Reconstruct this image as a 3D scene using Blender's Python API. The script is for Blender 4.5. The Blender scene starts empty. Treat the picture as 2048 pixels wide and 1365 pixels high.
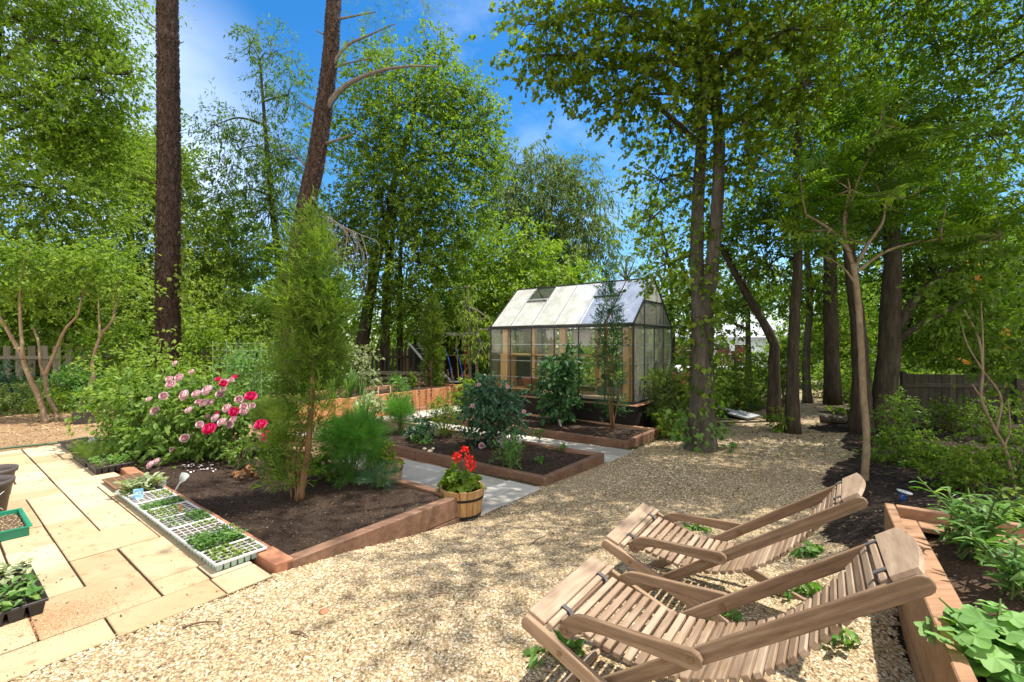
import bpy, math, random
import numpy as np
from mathutils import Vector, Matrix, noise as mnoise
random.seed(7); rng = np.random.default_rng(7)
SC = bpy.context.scene
COL = SC.collection
F, HC, CX, HY = 910.0, 1.5, 1024.0, 687.0          # focal length in photo pixels, eye height, principal column, horizon row
UD = np.array([.609, .793]); VD = np.array([-.793, .609])   # the two axes of the garden's grid
SUN = np.array([.403, .06, 1.0]); SUN /= np.linalg.norm(SUN)

# ------------------------------------------------------------------ places
def sstep(a, b, x):
    t = np.clip((np.asarray(x, float)-a)/(b-a), 0, 1); return t*t*(3-2*t)
def terrain(x, y):
    x = np.asarray(x, float); y = np.asarray(y, float)
    base = np.interp(y, [0, 1.4, 2.0, 2.95, 4.4, 5.5, 6.8, 9, 12, 60], [.02, .0, .0, -.012, -.215, -.23, -.28, -.37, -.4, -.4])
    base = base*sstep(-5.2, -1.3, x)
    t = x*.823-y*.568
    bank = .34*sstep(-.25, .75, t)*sstep(2.2, 3.0, y)*(1-.92*sstep(3.3, 5.6, y))
    return base+bank
def D(px, py, d): return np.array([(px-CX)/F*d, d, HC-(py-HY)/F*d])
def P(px, py, z=0.0): return D(px, py, (HC-z)*F/(py-HY))
def PG(px, py):
    z = 0.0
    for _ in range(30):
        p = P(px, py, z); z = .5*z+.5*float(terrain(p[0], p[1]))
    p = P(px, py, z); p[2] = float(terrain(p[0], p[1])); return p
def G(u, v, z=0.0):
    q = UD*u+VD*v; return np.array([q[0], q[1], z])

# ------------------------------------------------------------------ materials
def newmat(name):
    m = bpy.data.materials.new(name); m.use_nodes = True
    nt = m.node_tree; nt.nodes.clear()
    out = nt.nodes.new('ShaderNodeOutputMaterial')
    return m, nt, out
def nd(nt, t, **k):
    n = nt.nodes.new(t)
    for a, b in k.items(): setattr(n, a, b)
    return n
def rgba(c): return (c[0], c[1], c[2], 1)
def ramp(nt, fac, stops):
    r = nd(nt, 'ShaderNodeValToRGB'); e = r.color_ramp.elements
    while len(e) < len(stops): e.new(.5)
    for i, (p, c) in enumerate(stops): e[i].position = p; e[i].color = rgba(c)
    nt.links.new(fac, r.inputs[0]); return r.outputs[0]
def coords(nt, kind='Object', scale=(1, 1, 1), rot=(0, 0, 0)):
    tc = nd(nt, 'ShaderNodeTexCoord'); mp = nd(nt, 'ShaderNodeMapping')
    mp.inputs['Scale'].default_value = scale; mp.inputs['Rotation'].default_value = rot
    nt.links.new(tc.outputs[kind], mp.inputs[0]); return mp.outputs[0]
def noise_(nt, vec, scale, detail=4, rough=.6):
    n = nd(nt, 'ShaderNodeTexNoise'); n.inputs['Scale'].default_value = scale
    n.inputs['Detail'].default_value = detail; n.inputs['Roughness'].default_value = rough
    if vec is not None: nt.links.new(vec, n.inputs['Vector'])
    return n.outputs['Fac']
def voro(nt, vec, scale, feat='F1', out='Distance'):
    n = nd(nt, 'ShaderNodeTexVoronoi', feature=feat); n.inputs['Scale'].default_value = scale
    if vec is not None: nt.links.new(vec, n.inputs['Vector'])
    return n.outputs[out]
def mix(nt, fac, a, b, mode='MIX'):
    n = nd(nt, 'ShaderNodeMix', data_type='RGBA', blend_type=mode)
    for s, v in ((n.inputs[0], fac), (n.inputs[6], a), (n.inputs[7], b)):
        if hasattr(v, 'is_linked') or isinstance(v, bpy.types.NodeSocket): nt.links.new(v, s)
        else: s.default_value = v if not isinstance(v, tuple) else rgba(v)
    return n.outputs[2]
def bsdf(nt, out, col, rough=.7, spec=.3, metal=0, bump=None, bstr=.3, bdist=.01):
    b = nd(nt, 'ShaderNodeBsdfPrincipled')
    if isinstance(col, tuple): b.inputs['Base Color'].default_value = rgba(col)
    else: nt.links.new(col, b.inputs['Base Color'])
    b.inputs['Roughness'].default_value = rough; b.inputs['Specular IOR Level'].default_value = spec
    b.inputs['Metallic'].default_value = metal
    if bump is not None:
        bp = nd(nt, 'ShaderNodeBump'); bp.inputs['Strength'].default_value = bstr; bp.inputs['Distance'].default_value = bdist
        nt.links.new(bump, bp.inputs['Height']); nt.links.new(bp.outputs[0], b.inputs['Normal'])
    nt.links.new(b.outputs[0], out.inputs[0]); return b
def attr(nt, name='rnd'): return nd(nt, 'ShaderNodeAttribute', attribute_name=name).outputs['Fac']

def leaf_mat(name, dark, mid, light, trans=.42, rough=.52, tcol=None):
    m, nt, out = newmat(name)
    col = ramp(nt, attr(nt), [(0, dark), (.5, mid), (1, light)])
    p = nd(nt, 'ShaderNodeBsdfPrincipled'); p.inputs['Roughness'].default_value = rough; p.inputs['Specular IOR Level'].default_value = .22
    nt.links.new(col, p.inputs['Base Color'])
    t = nd(nt, 'ShaderNodeBsdfTranslucent')
    nt.links.new(mix(nt, 1.0, col, tcol or (1.65, 1.85, .55), 'MULTIPLY'), t.inputs['Color'])
    s = nd(nt, 'ShaderNodeMixShader'); s.inputs[0].default_value = trans
    nt.links.new(p.outputs[0], s.inputs[1]); nt.links.new(t.outputs[0], s.inputs[2]); nt.links.new(s.outputs[0], out.inputs[0])
    return m
def bark_mat(name, c1, c2, c3, sc=14, stretch=.25, bstr=.8, kind='noise'):
    m, nt, out = newmat(name)
    v = coords(nt, 'Object', (1, 1, stretch))
    if kind == 'plate':
        e = voro(nt, v, sc, 'DISTANCE_TO_EDGE'); n = noise_(nt, v, sc*1.6, 6, .7)
        h = mix(nt, .5, e, n); col = ramp(nt, n, [(.3, c1), (.52, c2), (.72, c3)])
        col = mix(nt, ramp(nt, e, [(0, (.8, .8, .8)), (.07, (0, 0, 0))]), col, tuple(x*.6 for x in c1))
    else:
        h = noise_(nt, v, sc, 8, .72); col = ramp(nt, h, [(.3, c1), (.5, c2), (.72, c3)])
    bsdf(nt, out, col, .9, .1, 0, h, bstr, .03); return m
def wood_mat(name, c1, c2, c3, axis=0, sc=5, fine=55, rough=.65, bstr=.25, ang=0, var=.33):
    m, nt, out = newmat(name)
    s = [1, 1, 1]; s[axis] = .07
    def rc(sv):
        tc = coords(nt, 'Object', (1, 1, 1), (0, ang, 0)); mp = nd(nt, 'ShaderNodeMapping'); mp.inputs['Scale'].default_value = sv; nt.links.new(tc, mp.inputs[0]); return mp.outputs[0]
    v = rc(tuple(s))
    n1 = noise_(nt, v, fine, 5, .65)
    s2 = [1, 1, 1]; s2[axis] = .35
    n2 = noise_(nt, rc(tuple(s2)), sc, 4, .6)
    col = ramp(nt, mix(nt, .4, n1, n2), [(.37, c1), (.5, c2), (.63, c3)])
    col = mix(nt, var, col, ramp(nt, attr(nt), [(0, tuple(x*.55 for x in c2)), (.5, c2), (1, tuple(min(1, x*1.22) for x in c3))]))
    bsdf(nt, out, col, rough, .25, 0, n1, bstr, .004); return m
def plain_mat(name, c, rough=.5, spec=.4, metal=0, var=.12, sc=8):
    m, nt, out = newmat(name)
    n = noise_(nt, coords(nt), sc, 5, .65)
    col = ramp(nt, n, [(.3, tuple(x*(1-var) for x in c)), (.7, tuple(min(1, x*(1+var)) for x in c))])
    bsdf(nt, out, col, rough, spec, metal, n, .08, .004); return m
def rnd_mat(name, stops, rough=.8, spec=.2, bsc=None, bstr=.3):
    m, nt, out = newmat(name)
    col = ramp(nt, attr(nt), stops)
    n = None
    if bsc:
        n = noise_(nt, coords(nt), bsc, 4, .7)
        col = mix(nt, .35, col, ramp(nt, n, [(.3, (.25, .25, .25)), (.7, (1, 1, 1))]), 'MULTIPLY')
    bsdf(nt, out, col, rough, spec, 0, n, bstr, .004); return m
def soil_mat(name, c1, c2, c3, sc=60):
    m, nt, out = newmat(name)
    v = coords(nt); n = noise_(nt, v, sc, 8, .75); n2 = noise_(nt, v, 1.7, 4, .6)
    col = ramp(nt, mix(nt, .35, n, n2), [(.3, c1), (.5, c2), (.7, c3)])
    bsdf(nt, out, col, .95, .08, 0, n, 1.0, .03); return m
def glass_mat(name, tint, gloss=.5, haze=.12, hcol=(.7, .72, .68), rough=.02):
    m, nt, out = newmat(name)
    tr = nd(nt, 'ShaderNodeBsdfTransparent'); tr.inputs[0].default_value = rgba(tint)
    gl = nd(nt, 'ShaderNodeBsdfGlossy'); gl.inputs['Roughness'].default_value = rough
    df = nd(nt, 'ShaderNodeBsdfDiffuse'); tl = nd(nt, 'ShaderNodeBsdfTranslucent')
    n = noise_(nt, coords(nt, 'Object', (1, 1, .35)), 4, 6, .7)
    hc = ramp(nt, n, [(.35, tuple(x*.8 for x in hcol)), (.7, hcol)])
    nt.links.new(hc, df.inputs[0]); nt.links.new(hc, tl.inputs[0])
    dt = nd(nt, 'ShaderNodeMixShader'); dt.inputs[0].default_value = .25
    nt.links.new(df.outputs[0], dt.inputs[1]); nt.links.new(tl.outputs[0], dt.inputs[2])
    a = nd(nt, 'ShaderNodeMixShader')
    mr = nd(nt, 'ShaderNodeMapRange'); mr.inputs[1].default_value = .3; mr.inputs[2].default_value = .75
    mr.inputs[3].default_value = haze*.8; mr.inputs[4].default_value = min(1, haze*1.2)
    nt.links.new(n, mr.inputs[0]); nt.links.new(mr.outputs[0], a.inputs[0])
    nt.links.new(tr.outputs[0], a.inputs[1]); nt.links.new(dt.outputs[0], a.inputs[2])
    lw = nd(nt, 'ShaderNodeFresnel'); lw.inputs[0].default_value = 1.5
    mm = nd(nt, 'ShaderNodeMath', operation='MULTIPLY_ADD'); mm.inputs[1].default_value = .5; mm.inputs[2].default_value = gloss
    nt.links.new(lw.outputs[0], mm.inputs[0])
    b = nd(nt, 'ShaderNodeMixShader'); nt.links.new(mm.outputs[0], b.inputs[0])
    nt.links.new(a.outputs[0], b.inputs[1]); nt.links.new(gl.outputs[0], b.inputs[2]); nt.links.new(b.outputs[0], out.inputs[0])
    return m

# ------------------------------------------------------------------ mesh building
class MB:
    def __init__(s): s.V = []; s.Fs = []; s.M = []; s.R = []; s.n = 0
    def add(s, verts, faces, mi=0, r=None):
        verts = np.asarray(verts, float); o = s.n
        s.V.append(verts); s.n += len(verts)
        r = random.random() if r is None else r
        for f in faces: s.Fs.append([o+i for i in f]); s.M.append(mi); s.R.append(r)
    def box(s, c, size, ax=None, mi=0, r=None, bev=0.0):
        """box centred at c, full sizes, optional 3x3 rows = axes; bev chamfers all edges"""
        A = np.eye(3) if ax is None else np.asarray(ax, float)
        h = np.asarray(size, float)/2; b = min(bev, .45*2*h.min())
        if b <= 0:
            v = np.array([[i, j, k] for i in (-1, 1) for j in (-1, 1) for k in (-1, 1)])*h
            f = [(0, 1, 3, 2), (4, 6, 7, 5), (0, 4, 5, 1), (2, 3, 7, 6), (0, 2, 6, 4), (1, 5, 7, 3)]
        else:
            v = []; idx = {}
            for i in (-1, 1):
                for j in (-1, 1):
                    for k in (-1, 1):
                        for a in range(3):
                            q = np.array([i, j, k])*(h-b); q[a] = (i, j, k)[a]*h[a]
                            idx[(i, j, k, a)] = len(v); v.append(q)
            f = []
            sg = [(-1, -1), (1, -1), (1, 1), (-1, 1)]
            def K(a, sa, p, q):
                t = [0, 0, 0]; t[a] = sa; t[(a+1) % 3] = p; t[(a+2) % 3] = q; return tuple(t)
            for a in range(3):
                for sa in (-1, 1):
                    q = [idx[K(a, sa, p, w)+(a,)] for p, w in sg]; f.append(tuple(q if sa > 0 else q[::-1]))
            for a in range(3):
                b1, b2 = (a+1) % 3, (a+2) % 3
                for p in (-1, 1):
                    for w in (-1, 1):
                        k0 = K(a, -1, p, w); k1 = K(a, 1, p, w)
                        q = [idx[k0+(b1,)], idx[k1+(b1,)], idx[k1+(b2,)], idx[k0+(b2,)]]; f.append(tuple(q if p*w < 0 else q[::-1]))
            for i in (-1, 1):
                for j in (-1, 1):
                    for k in (-1, 1):
                        q = [idx[(i, j, k, a)] for a in range(3)]; f.append(tuple(q if i*j*k > 0 else q[::-1]))
            v = np.array(v)
        s.add(v@A+np.asarray(c, float), f, mi, r)
    def bar(s, a, b, w, h, up=(0, 0, 1), mi=0, r=None, bev=0.0):
        a = np.asarray(a, float); b = np.asarray(b, float); d = b-a; L = np.linalg.norm(d); d = d/L
        up = np.asarray(up, float); sd = np.cross(up, d); sd /= np.linalg.norm(sd)+1e-9; u2 = np.cross(d, sd)
        s.box((a+b)/2, (L, w, h), [d, sd, u2], mi, r, bev)
    def tube(s, path, rad, n=8, mi=0, cap=True, wob=0, r=None):
        path = np.asarray(path, float); m = len(path); rad0 = rad
        rad = np.zeros(m) if isinstance(rad, tuple) else np.broadcast_to(np.asarray(rad, float), (m,))
        if isinstance(rad0, tuple): rad = np.linspace(rad0[0], rad0[1], m)
        T = np.gradient(path, axis=0); T /= np.linalg.norm(T, axis=1)[:, None]+1e-9
        ref = np.array([0, 0, 1.0]) if abs(T[0, 2]) < .8 else np.array([1.0, 0, 0])
        V = []
        for i in range(m):
            X = np.cross(ref, T[i]); X /= np.linalg.norm(X)+1e-9; Y = np.cross(T[i], X)
            a = np.arange(n)*2*math.pi/n
            rr = rad[i]*(1+wob*(rng.random(n)-.5)) if wob else rad[i]
            V.append(path[i]+np.outer(np.cos(a)*rr, X)+np.outer(np.sin(a)*rr, Y)); ref = Y if False else ref
        V = np.concatenate(V)
        f = [(i*n+j, i*n+(j+1) % n, (i+1)*n+(j+1) % n, (i+1)*n+j) for i in range(m-1) for j in range(n)]
        if cap: f += [tuple(range(n))[::-1], tuple((m-1)*n+j for j in range(n))]
        s.add(V, f, mi, r)
    def lathe(s, prof, c=(0, 0, 0), n=24, mi=0, r=None, wob=0):
        c = np.asarray(c, float); V = []; m = len(prof)
        a = np.arange(n)*2*math.pi/n
        for (rr, z) in prof: V.append(np.stack([np.cos(a)*rr, np.sin(a)*rr, np.full(n, z)], 1)+c)
        f = [(i*n+j, i*n+(j+1) % n, (i+1)*n+(j+1) % n, (i+1)*n+j) for i in range(m-1) for j in range(n)]
        s.add(np.concatenate(V), f, mi, r)
    def prism(s, outline, depth, O, X, Y, Z, mi=0, r=None):
        """outline (2D) in the X,Y plane at O, extruded +depth along Z"""
        O, X, Y, Z = [np.asarray(q, float) for q in (O, X, Y, Z)]
        o = np.asarray(outline, float); n = len(o)
        a = O+np.outer(o[:, 0], X)+np.outer(o[:, 1], Y); b = a+Z*depth
        f = [tuple(range(n))[::-1], tuple(range(n, 2*n))]+[(i, (i+1) % n, n+(i+1) % n, n+i) for i in range(n)]
        s.add(np.concatenate([a, b]), f, mi, r)
    def inst(s, tmpl, Pn, Fr, sc, rn=None, mi=0):
        """many copies of a small template (verts k x 3 in frame d,s,n; one face list) kept as arrays"""
        s.arr = getattr(s, 'arr', []); s.arr.append((tmpl, Pn, Fr, sc, rn, mi))
    def build(s, name, mats, parent=None, off=None, smooth=False):
        V = [v for v in s.V]; base = s.n
        ls = [np.fromiter((i for f in s.Fs for i in f), dtype=np.int32)] if s.Fs else []
        tot = [np.fromiter((len(f) for f in s.Fs), dtype=np.int32)] if s.Fs else []
        mi = [np.array(s.M, np.int32)] if s.Fs else []; rn = [np.array(s.R, np.float32)] if s.Fs else []
        for (tm, Pn, Fr, sc, r0, m0) in getattr(s, 'arr', []):
            tv, tf = tm; n = len(Pn); k = len(tv)
            if n == 0: continue
            sc = np.broadcast_to(np.asarray(sc, float), (n,)) if np.ndim(sc) < 2 else sc
            loc = np.einsum('kj,njx->nkx', tv, Fr)
            W = Pn[:, None, :]+loc*(sc[:, None, None] if sc.ndim == 1 else sc[:, None, :])
            V.append(W.reshape(-1, 3))
            fl = np.concatenate([np.array(f) for f in tf]); ft = np.array([len(f) for f in tf])
            ls.append((base+np.arange(n)[:, None]*k+fl[None, :]).ravel().astype(np.int32)); tot.append(np.tile(ft, n).astype(np.int32))
            mi.append(np.full(n*len(tf), m0, np.int32))
            r0 = rng.random(n) if r0 is None else r0
            rn.append(np.repeat(r0, len(tf)).astype(np.float32)); base += n*k
        V = np.concatenate(V)
        if off is not None: V = V-np.asarray(off, float)
        ls = np.concatenate(ls); tot = np.concatenate(tot); mi = np.concatenate(mi); rn = np.concatenate(rn)
        me = bpy.data.meshes.new(name)
        me.vertices.add(len(V)); me.vertices.foreach_set('co', V.astype(np.float32).ravel())
        me.loops.add(len(ls)); me.loops.foreach_set('vertex_index', ls)
        me.polygons.add(len(tot)); st = np.concatenate([[0], np.cumsum(tot)[:-1]]).astype(np.int32)
        me.polygons.foreach_set('loop_start', st)
        mats = mats if isinstance(mats, (list, tuple)) else [mats]
        for m in mats: me.materials.append(m)
        me.polygons.foreach_set('material_index', mi)
        me.polygons.foreach_set('use_smooth', np.full(len(tot), bool(smooth)))
        a = me.attributes.new('rnd', 'FLOAT', 'FACE'); a.data.foreach_set('value', rn)
        me.update(calc_edges=True)
        o = bpy.data.objects.new(name, me); COL.objects.link(o)
        if parent is not None: o.parent = parent
        return o
def tag(o, label=None, cat=None, group=None, kind=None):
    if label and not kind: o['kind'] = 'thing'
    for k, v in (('label', label), ('category', cat), ('group', group), ('kind', kind)):
        if v: o[k] = v
    return o
def thing(name, label, cat, loc=(0, 0, 0), rz=0, group=None):
    o = bpy.data.objects.new(name, None); COL.objects.link(o); o.empty_display_size = .1
    o.location = [float(q) for q in loc]; o.rotation_euler = (0, 0, rz)
    return tag(o, label, cat, group)
def copytree(src, loc, rz=None, label=None):
    def rec(a, par):
        c = a.copy(); COL.objects.link(c); c.parent = par
        for ch in a.children: rec(ch, c)
        return c
    r = rec(src, None); r.location = [float(q) for q in loc]
    if rz is not None: r.rotation_euler = (0, 0, rz)
    if label: r['label'] = label
    return r
# leaf templates: (verts in d,s,n ; faces)
KITE = (np.array([(0, 0, 0), (.45, .27, .09), (1, 0, -.06), (.45, -.27, .09)]), [(0, 1, 2, 3)])
LANCE = (np.array([(0, 0, 0), (.4, .13, .04), (1, 0, -.12), (.4, -.13, .04)]), [(0, 1, 2, 3)])
OVAL = (np.array([(0, 0, 0), (.22, .2, .05), (.6, .25, .05), (1, 0, -.14), (.6, -.25, .05), (.22, -.2, .05), (.25, 0, -.01), (.62, 0, -.03)]),
        [(0, 1, 6), (1, 2, 7, 6), (2, 3, 7), (0, 6, 5), (6, 7, 4, 5), (7, 3, 4)])
LONGLEAF = (np.array([(0, 0, 0), (.2, .07, .05), (.55, .1, .08), (.85, .05, -.02), (1, 0, -.12), (.85, -.05, -.02), (.55, -.1, .08), (.2, -.07, .05), (.25, 0, .02), (.6, 0, .04)]),
        [(0, 1, 8), (1, 2, 9, 8), (2, 3, 9), (3, 4, 9), (0, 8, 7), (8, 9, 6, 7), (9, 5, 6), (9, 4, 5)])
def _lobed(n=20, k=5, cup=.1):
    V = [(.42, 0, -.04)]; Fc = []
    for i in range(n):
        a = 2*math.pi*i/n; r = .5*(1+.17*math.cos(k*a))*(1 if abs(a-math.pi) > .2 else .75); V.append((.45+r*math.cos(a), r*math.sin(a), cup*(.5-abs(math.cos(k*a/2)))-.12*max(0, math.cos(a))))
    for i in range(n): Fc.append((0, 1+i, 1+(i+1) % n))
    return (np.array(V), Fc)
LOBED = _lobed()
MAPLE = (np.array([(0, 0, 0), (.12, .3, .03), (.3, .22, .04), (.42, .5, 0), (.55, .2, .05), (1, 0, -.1), (.55, -.2, .05), (.42, -.5, 0), (.3, -.22, .04), (.12, -.3, .03)]),
        [(0, 1, 2), (2, 3, 4), (4, 5, 6), (6, 7, 8), (8, 9, 0), (0, 2, 4, 6, 8)])
def _pinnate(n=6, ll=.36, lw=.14):
    V = []; Fc = []
    for i in range(n):
        x = .12+.8*i/n
        for sg in (1, -1):
            b = len(V); L = ll*(1-.35*abs(i/n-.4)); a = .5
            V += [(x, 0, 0), (x+a*L*.5-.0, sg*L*.5+0, .03), (x+a*L, sg*L, -.06), (x+a*L*.5+lw*.7, sg*L*.45, .03)]; Fc.append((b, b+1, b+2, b+3))
    b = len(V); V += [(.9, 0, 0), (1.1, .08, .02), (1.3, 0, -.05), (1.1, -.08, .02)]; Fc.append((b, b+1, b+2, b+3))
    b = len(V); V += [(0, .008, 0), (.95, .004, 0), (.95, -.004, 0), (0, -.008, 0)]; Fc.append((b, b+1, b+2, b+3))
    return (np.array(V), Fc)
PINN = _pinnate()
def _spray(n=14, L=.3, w=.035):
    V = []; Fc = []
    rr = np.random.default_rng(3)
    for i in range(n):
        x = .75*i/n; a = rr.uniform(-1, 1)*1.0; e = rr.uniform(-.6, .6); l = L*(1.1-.6*i/n)
        d = np.array([math.cos(a)*math.cos(e), math.sin(a)*math.cos(e), math.sin(e)])*l; sd = np.array([-math.sin(a), math.cos(a), .3])*w
        b = len(V); p = np.array([x, 0, 0]); V += [p-sd*.3, p+d*.5+sd*.5, p+d, p+d*.5-sd*.5]; Fc.append((b, b+1, b+2, b+3))
    return (np.array(V), Fc)
SPRAY = _spray(); SPRAY2 = _spray(12, .34, .05); DILL = _spray(16, .55, .016); SCALE = _spray(9, .42, .085)
BLADE = (np.array([(0, .03, 0), (0, -.03, 0), (.35, -.035, .03), (.35, .035, .03), (.7, -.025, -.02), (.7, .025, -.02), (1, 0, -.16)]), [(0, 1, 2, 3), (3, 2, 4, 5), (5, 4, 6)])
ROCK = (np.array([(1, 0, 0), (.1, .9, .1), (-1, .1, 0), (0, -1, .1), (.1, .05, .62), (.5, .55, .35), (-.55, .5, .3), (-.5, -.6, .32), (.55, -.5, .38)]),
        [(0, 5, 8), (0, 1, 5), (1, 6, 5), (1, 2, 6), (2, 7, 6), (2, 3, 7), (3, 8, 7), (3, 0, 8), (4, 8, 5), (4, 5, 6), (4, 6, 7), (4, 7, 8)])
CHIP = (np.array([(-.5, -.2, 0), (.5, -.16, .05), (.45, .18, .1), (-.45, .2, .02), (0, 0, .22)]), [(0, 1, 4), (1, 2, 4), (2, 3, 4), (3, 0, 4)])
def frames(d, up=(0, 0, 1), roll=0.0, jit=.5):
    """frames with rows d, s, n; n near `up`"""
    d = d/(np.linalg.norm(d, axis=1)[:, None]+1e-9); n0 = np.asarray(up, float)+rng.normal(0, jit, d.shape)
    s = np.cross(n0, d); s /= np.linalg.norm(s, axis=1)[:, None]+1e-9; n = np.cross(d, s)
    return np.stack([d, s, n], 1)
def rdir(n, zb=0.0, zs=1.0):
    v = rng.normal(0, 1, (n, 3)); v[:, 2] = v[:, 2]*zs+zb; return v/np.linalg.norm(v, axis=1)[:, None]
def yawframes(n, tilt=.25):
    a = rng.random(n)*2*math.pi; d = np.stack([np.cos(a), np.sin(a), rng.normal(0, tilt, n)], 1); return frames(d, jit=tilt)

def crown_leaves(mb, c, rad, nleaf, L, tmpl=KITE, droop=.35, per=12, tw=.45, shell=.5, lvar=.5, flat=.45, mi=0):
    """leaves set along short twigs spread through an ellipsoid"""
    c = np.asarray(c, float); rad = np.asarray(rad, float)
    nt = max(1, int(nleaf/per)); o = rdir(nt); r = rng.random(nt)**shell
    r *= 1+.18*rng.normal(0, 1, nt)*(r > .75)
    tp = c+o*r[:, None]*rad
    td = o*np.array([1, 1, flat])+rng.normal(0, .45, (nt, 3)); td[:, 2] -= droop*.5; td /= np.linalg.norm(td, axis=1)[:, None]
    tl = tw*(.6+.8*rng.random(nt))
    t = rng.random((nt, per)); q = tp[:, None]+td[:, None]*(t*tl[:, None])[..., None]
    q = q.reshape(-1, 3)+rng.normal(0, L*.25, (nt*per, 3))
    d = np.repeat(td, per, 0)+rng.normal(0, .7, (nt*per, 3)); d[:, 2] -= droop
    sc = L*(1-lvar+2*lvar*rng.random(len(q)))
    rt = np.repeat(rng.random(nt), per)*.55+rng.random(len(q))*.45
    mb.inst(tmpl, q, frames(d, (.25, -.35, .9), jit=.6), sc, rt, mi)
    return tp, td, tl
def curve_pts(pts, n=24):
    pts = np.asarray(pts, float); m = len(pts)
    if m == 2: t = np.linspace(0, 1, n)[:, None]; return pts[0]*(1-t)+pts[1]*t
    q = np.concatenate([[2*pts[0]-pts[1]], pts, [2*pts[-1]-pts[-2]]]); out = []
    per = max(2, n//(m-1))
    for i in range(m-1):
        p0, p1, p2, p3 = q[i:i+4]
        for t in np.linspace(0, 1, per, endpoint=False):
            out.append(.5*((2*p1)+(-p0+p2)*t+(2*p0-5*p1+4*p2-p3)*t*t+(-p0+3*p1-3*p2+p3)*t**3))
    out.append(pts[-1]); return np.array(out)
def trunk(mb, pts, r0, r1, n=12, seg=24, wob=.12, flare=0.0, mi=0):
    p = curve_pts(pts, seg); k = len(p); t = np.linspace(0, 1, k)
    r = r0+(r1-r0)*t; r = r*(1+flare*np.exp(-t*k/2.2))
    p = p+np.stack([np.zeros(k)]*2+[np.zeros(k)], 1); mb.tube(p, r, n, mi, wob=wob); return p
CV = 1.45
def tree(name, label, trunks, clumps, leafmat, barkmat, L, cov=2.2, tmpl=KITE, droop=.35, per=12, tw=None, group=None, cat='tree', shell=.5, extra=None, flat=.45, limbs=True, twigs=.25):
    """trunks: list of (pts, r0, r1); clumps: (px, py, depth, rx px, ry px[, coverage])"""
    base = np.array(trunks[0][0][0], float)
    root = thing(name, label, cat, base, group=group)
    tb = MB(); allp = []
    for i, (pts, r0, r1) in enumerate(trunks): allp.append(trunk(tb, pts, r0, r1, flare=.35 if i == 0 else .1))
    tp = np.concatenate(allp)
    cb = MB()
    for cl in clumps:
        px, py, d, rx, ry = cl[:5]; cv = (cl[5] if len(cl) > 5 else cov)*CV
        c = D(px, py, d); rad = np.array([rx*d/F, rx*d/F*.85, ry*d/F])
        n = cv*math.pi*rad[0]*rad[2]/(.27*L*L)
        w = tw or max(.35, .35*rad[0])
        P0, T0, _ = crown_leaves(cb, c, rad, n, L, tmpl, droop, per, w, shell, flat=flat)
        if limbs:
            low = tp[tp[:, 2] < c[2]+.2]
            if len(low) < 2: low = tp
            dist = np.linalg.norm((low-c)*np.array([1, 1, .6]), axis=1); s = low[np.argmin(dist)]
            md = (s+c)/2; md[2] += .12*np.linalg.norm(c-s); md += rng.normal(0, .12, 3)*np.linalg.norm(c-s)*.5
            ln = np.linalg.norm(c-s); tb.tube(curve_pts([s, md, c], 10), (min(.09, .018*ln+.02), .012), 6)
            for j in rng.choice(len(P0), min(len(P0), int(10+len(P0)*.02)), replace=False):
                e = P0[j]; m2 = (c+e)/2+rng.normal(0, .08, 3)*rad[0]
                tb.tube(curve_pts([c, m2, e], 6), (.014, .005), 4, cap=False)
    if extra: extra(tb, cb)
    tb.build('trunk', barkmat, root, base, smooth=True)
    cb.build('crown', leafmat, root, base)
    return root

# ------------------------------------------------------------------ camera, sun, sky
cam = bpy.data.cameras.new('camera'); co = bpy.data.objects.new('camera', cam); COL.objects.link(co)
cam.sensor_width = 36; cam.lens = F/2048*36; cam.shift_y = 4.5/2048; cam.clip_start = .05; cam.clip_end = 800
co.location = (0, 0, HC); co.rotation_euler = (math.pi/2, 0, 0); SC.camera = co
sun = bpy.data.lights.new('sun', 'SUN'); sun.energy = 4.6; sun.angle = math.radians(.55); sun.color = (1, .95, .86)
so = bpy.data.objects.new('sun', sun); COL.objects.link(so); so.rotation_euler = Vector(SUN).to_track_quat('Z', 'Y').to_euler()
W = bpy.data.worlds.new('World'); SC.world = W; W.use_nodes = True
nt = W.node_tree; nt.nodes.clear()
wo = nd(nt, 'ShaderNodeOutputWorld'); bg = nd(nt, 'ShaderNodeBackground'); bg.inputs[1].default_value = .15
sky = nd(nt, 'ShaderNodeTexSky', sky_type='NISHITA'); sky.sun_disc = False
sky.sun_elevation = math.asin(SUN[2]); sky.sun_rotation = math.atan2(SUN[0], SUN[1]); sky.air_density = 1.0; sky.dust_density = .35; sky.ozone_density = 1.6
CLROT = 1.9
v = coords(nt, 'Generated', (1, 1, 1.9), (0, 0, CLROT))
cl = noise_(nt, v, 1.9, 7, .55)
tc = nd(nt, 'ShaderNodeTexCoord'); sx = nd(nt, 'ShaderNodeSeparateXYZ'); nt.links.new(tc.outputs['Generated'], sx.inputs[0])
cm = nd(nt, 'ShaderNodeMath', operation='MULTIPLY')
cmask = nd(nt, 'ShaderNodeMapRange'); cmask.inputs[1].default_value = .54; cmask.inputs[2].default_value = .85; cmask.inputs[3].default_value = 0; cmask.inputs[4].default_value = .6
nt.links.new(cl, cmask.inputs[0])
hs = nd(nt, 'ShaderNodeHueSaturation'); hs.inputs['Saturation'].default_value = 1.42; hs.inputs['Value'].default_value = .8
nt.links.new(sky.outputs[0], hs.inputs['Color'])
front = mix(nt, cmask.outputs[0], hs.outputs[0], (5.2, 5.8, 6.6))
bank = nd(nt, 'ShaderNodeMath', operation='MULTIPLY_ADD'); bank.inputs[1].default_value = -1.0; nt.links.new(sx.outputs[1], bank.inputs[0])   # unseen bright cloud bank added behind the camera and overhead for fill light
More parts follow.
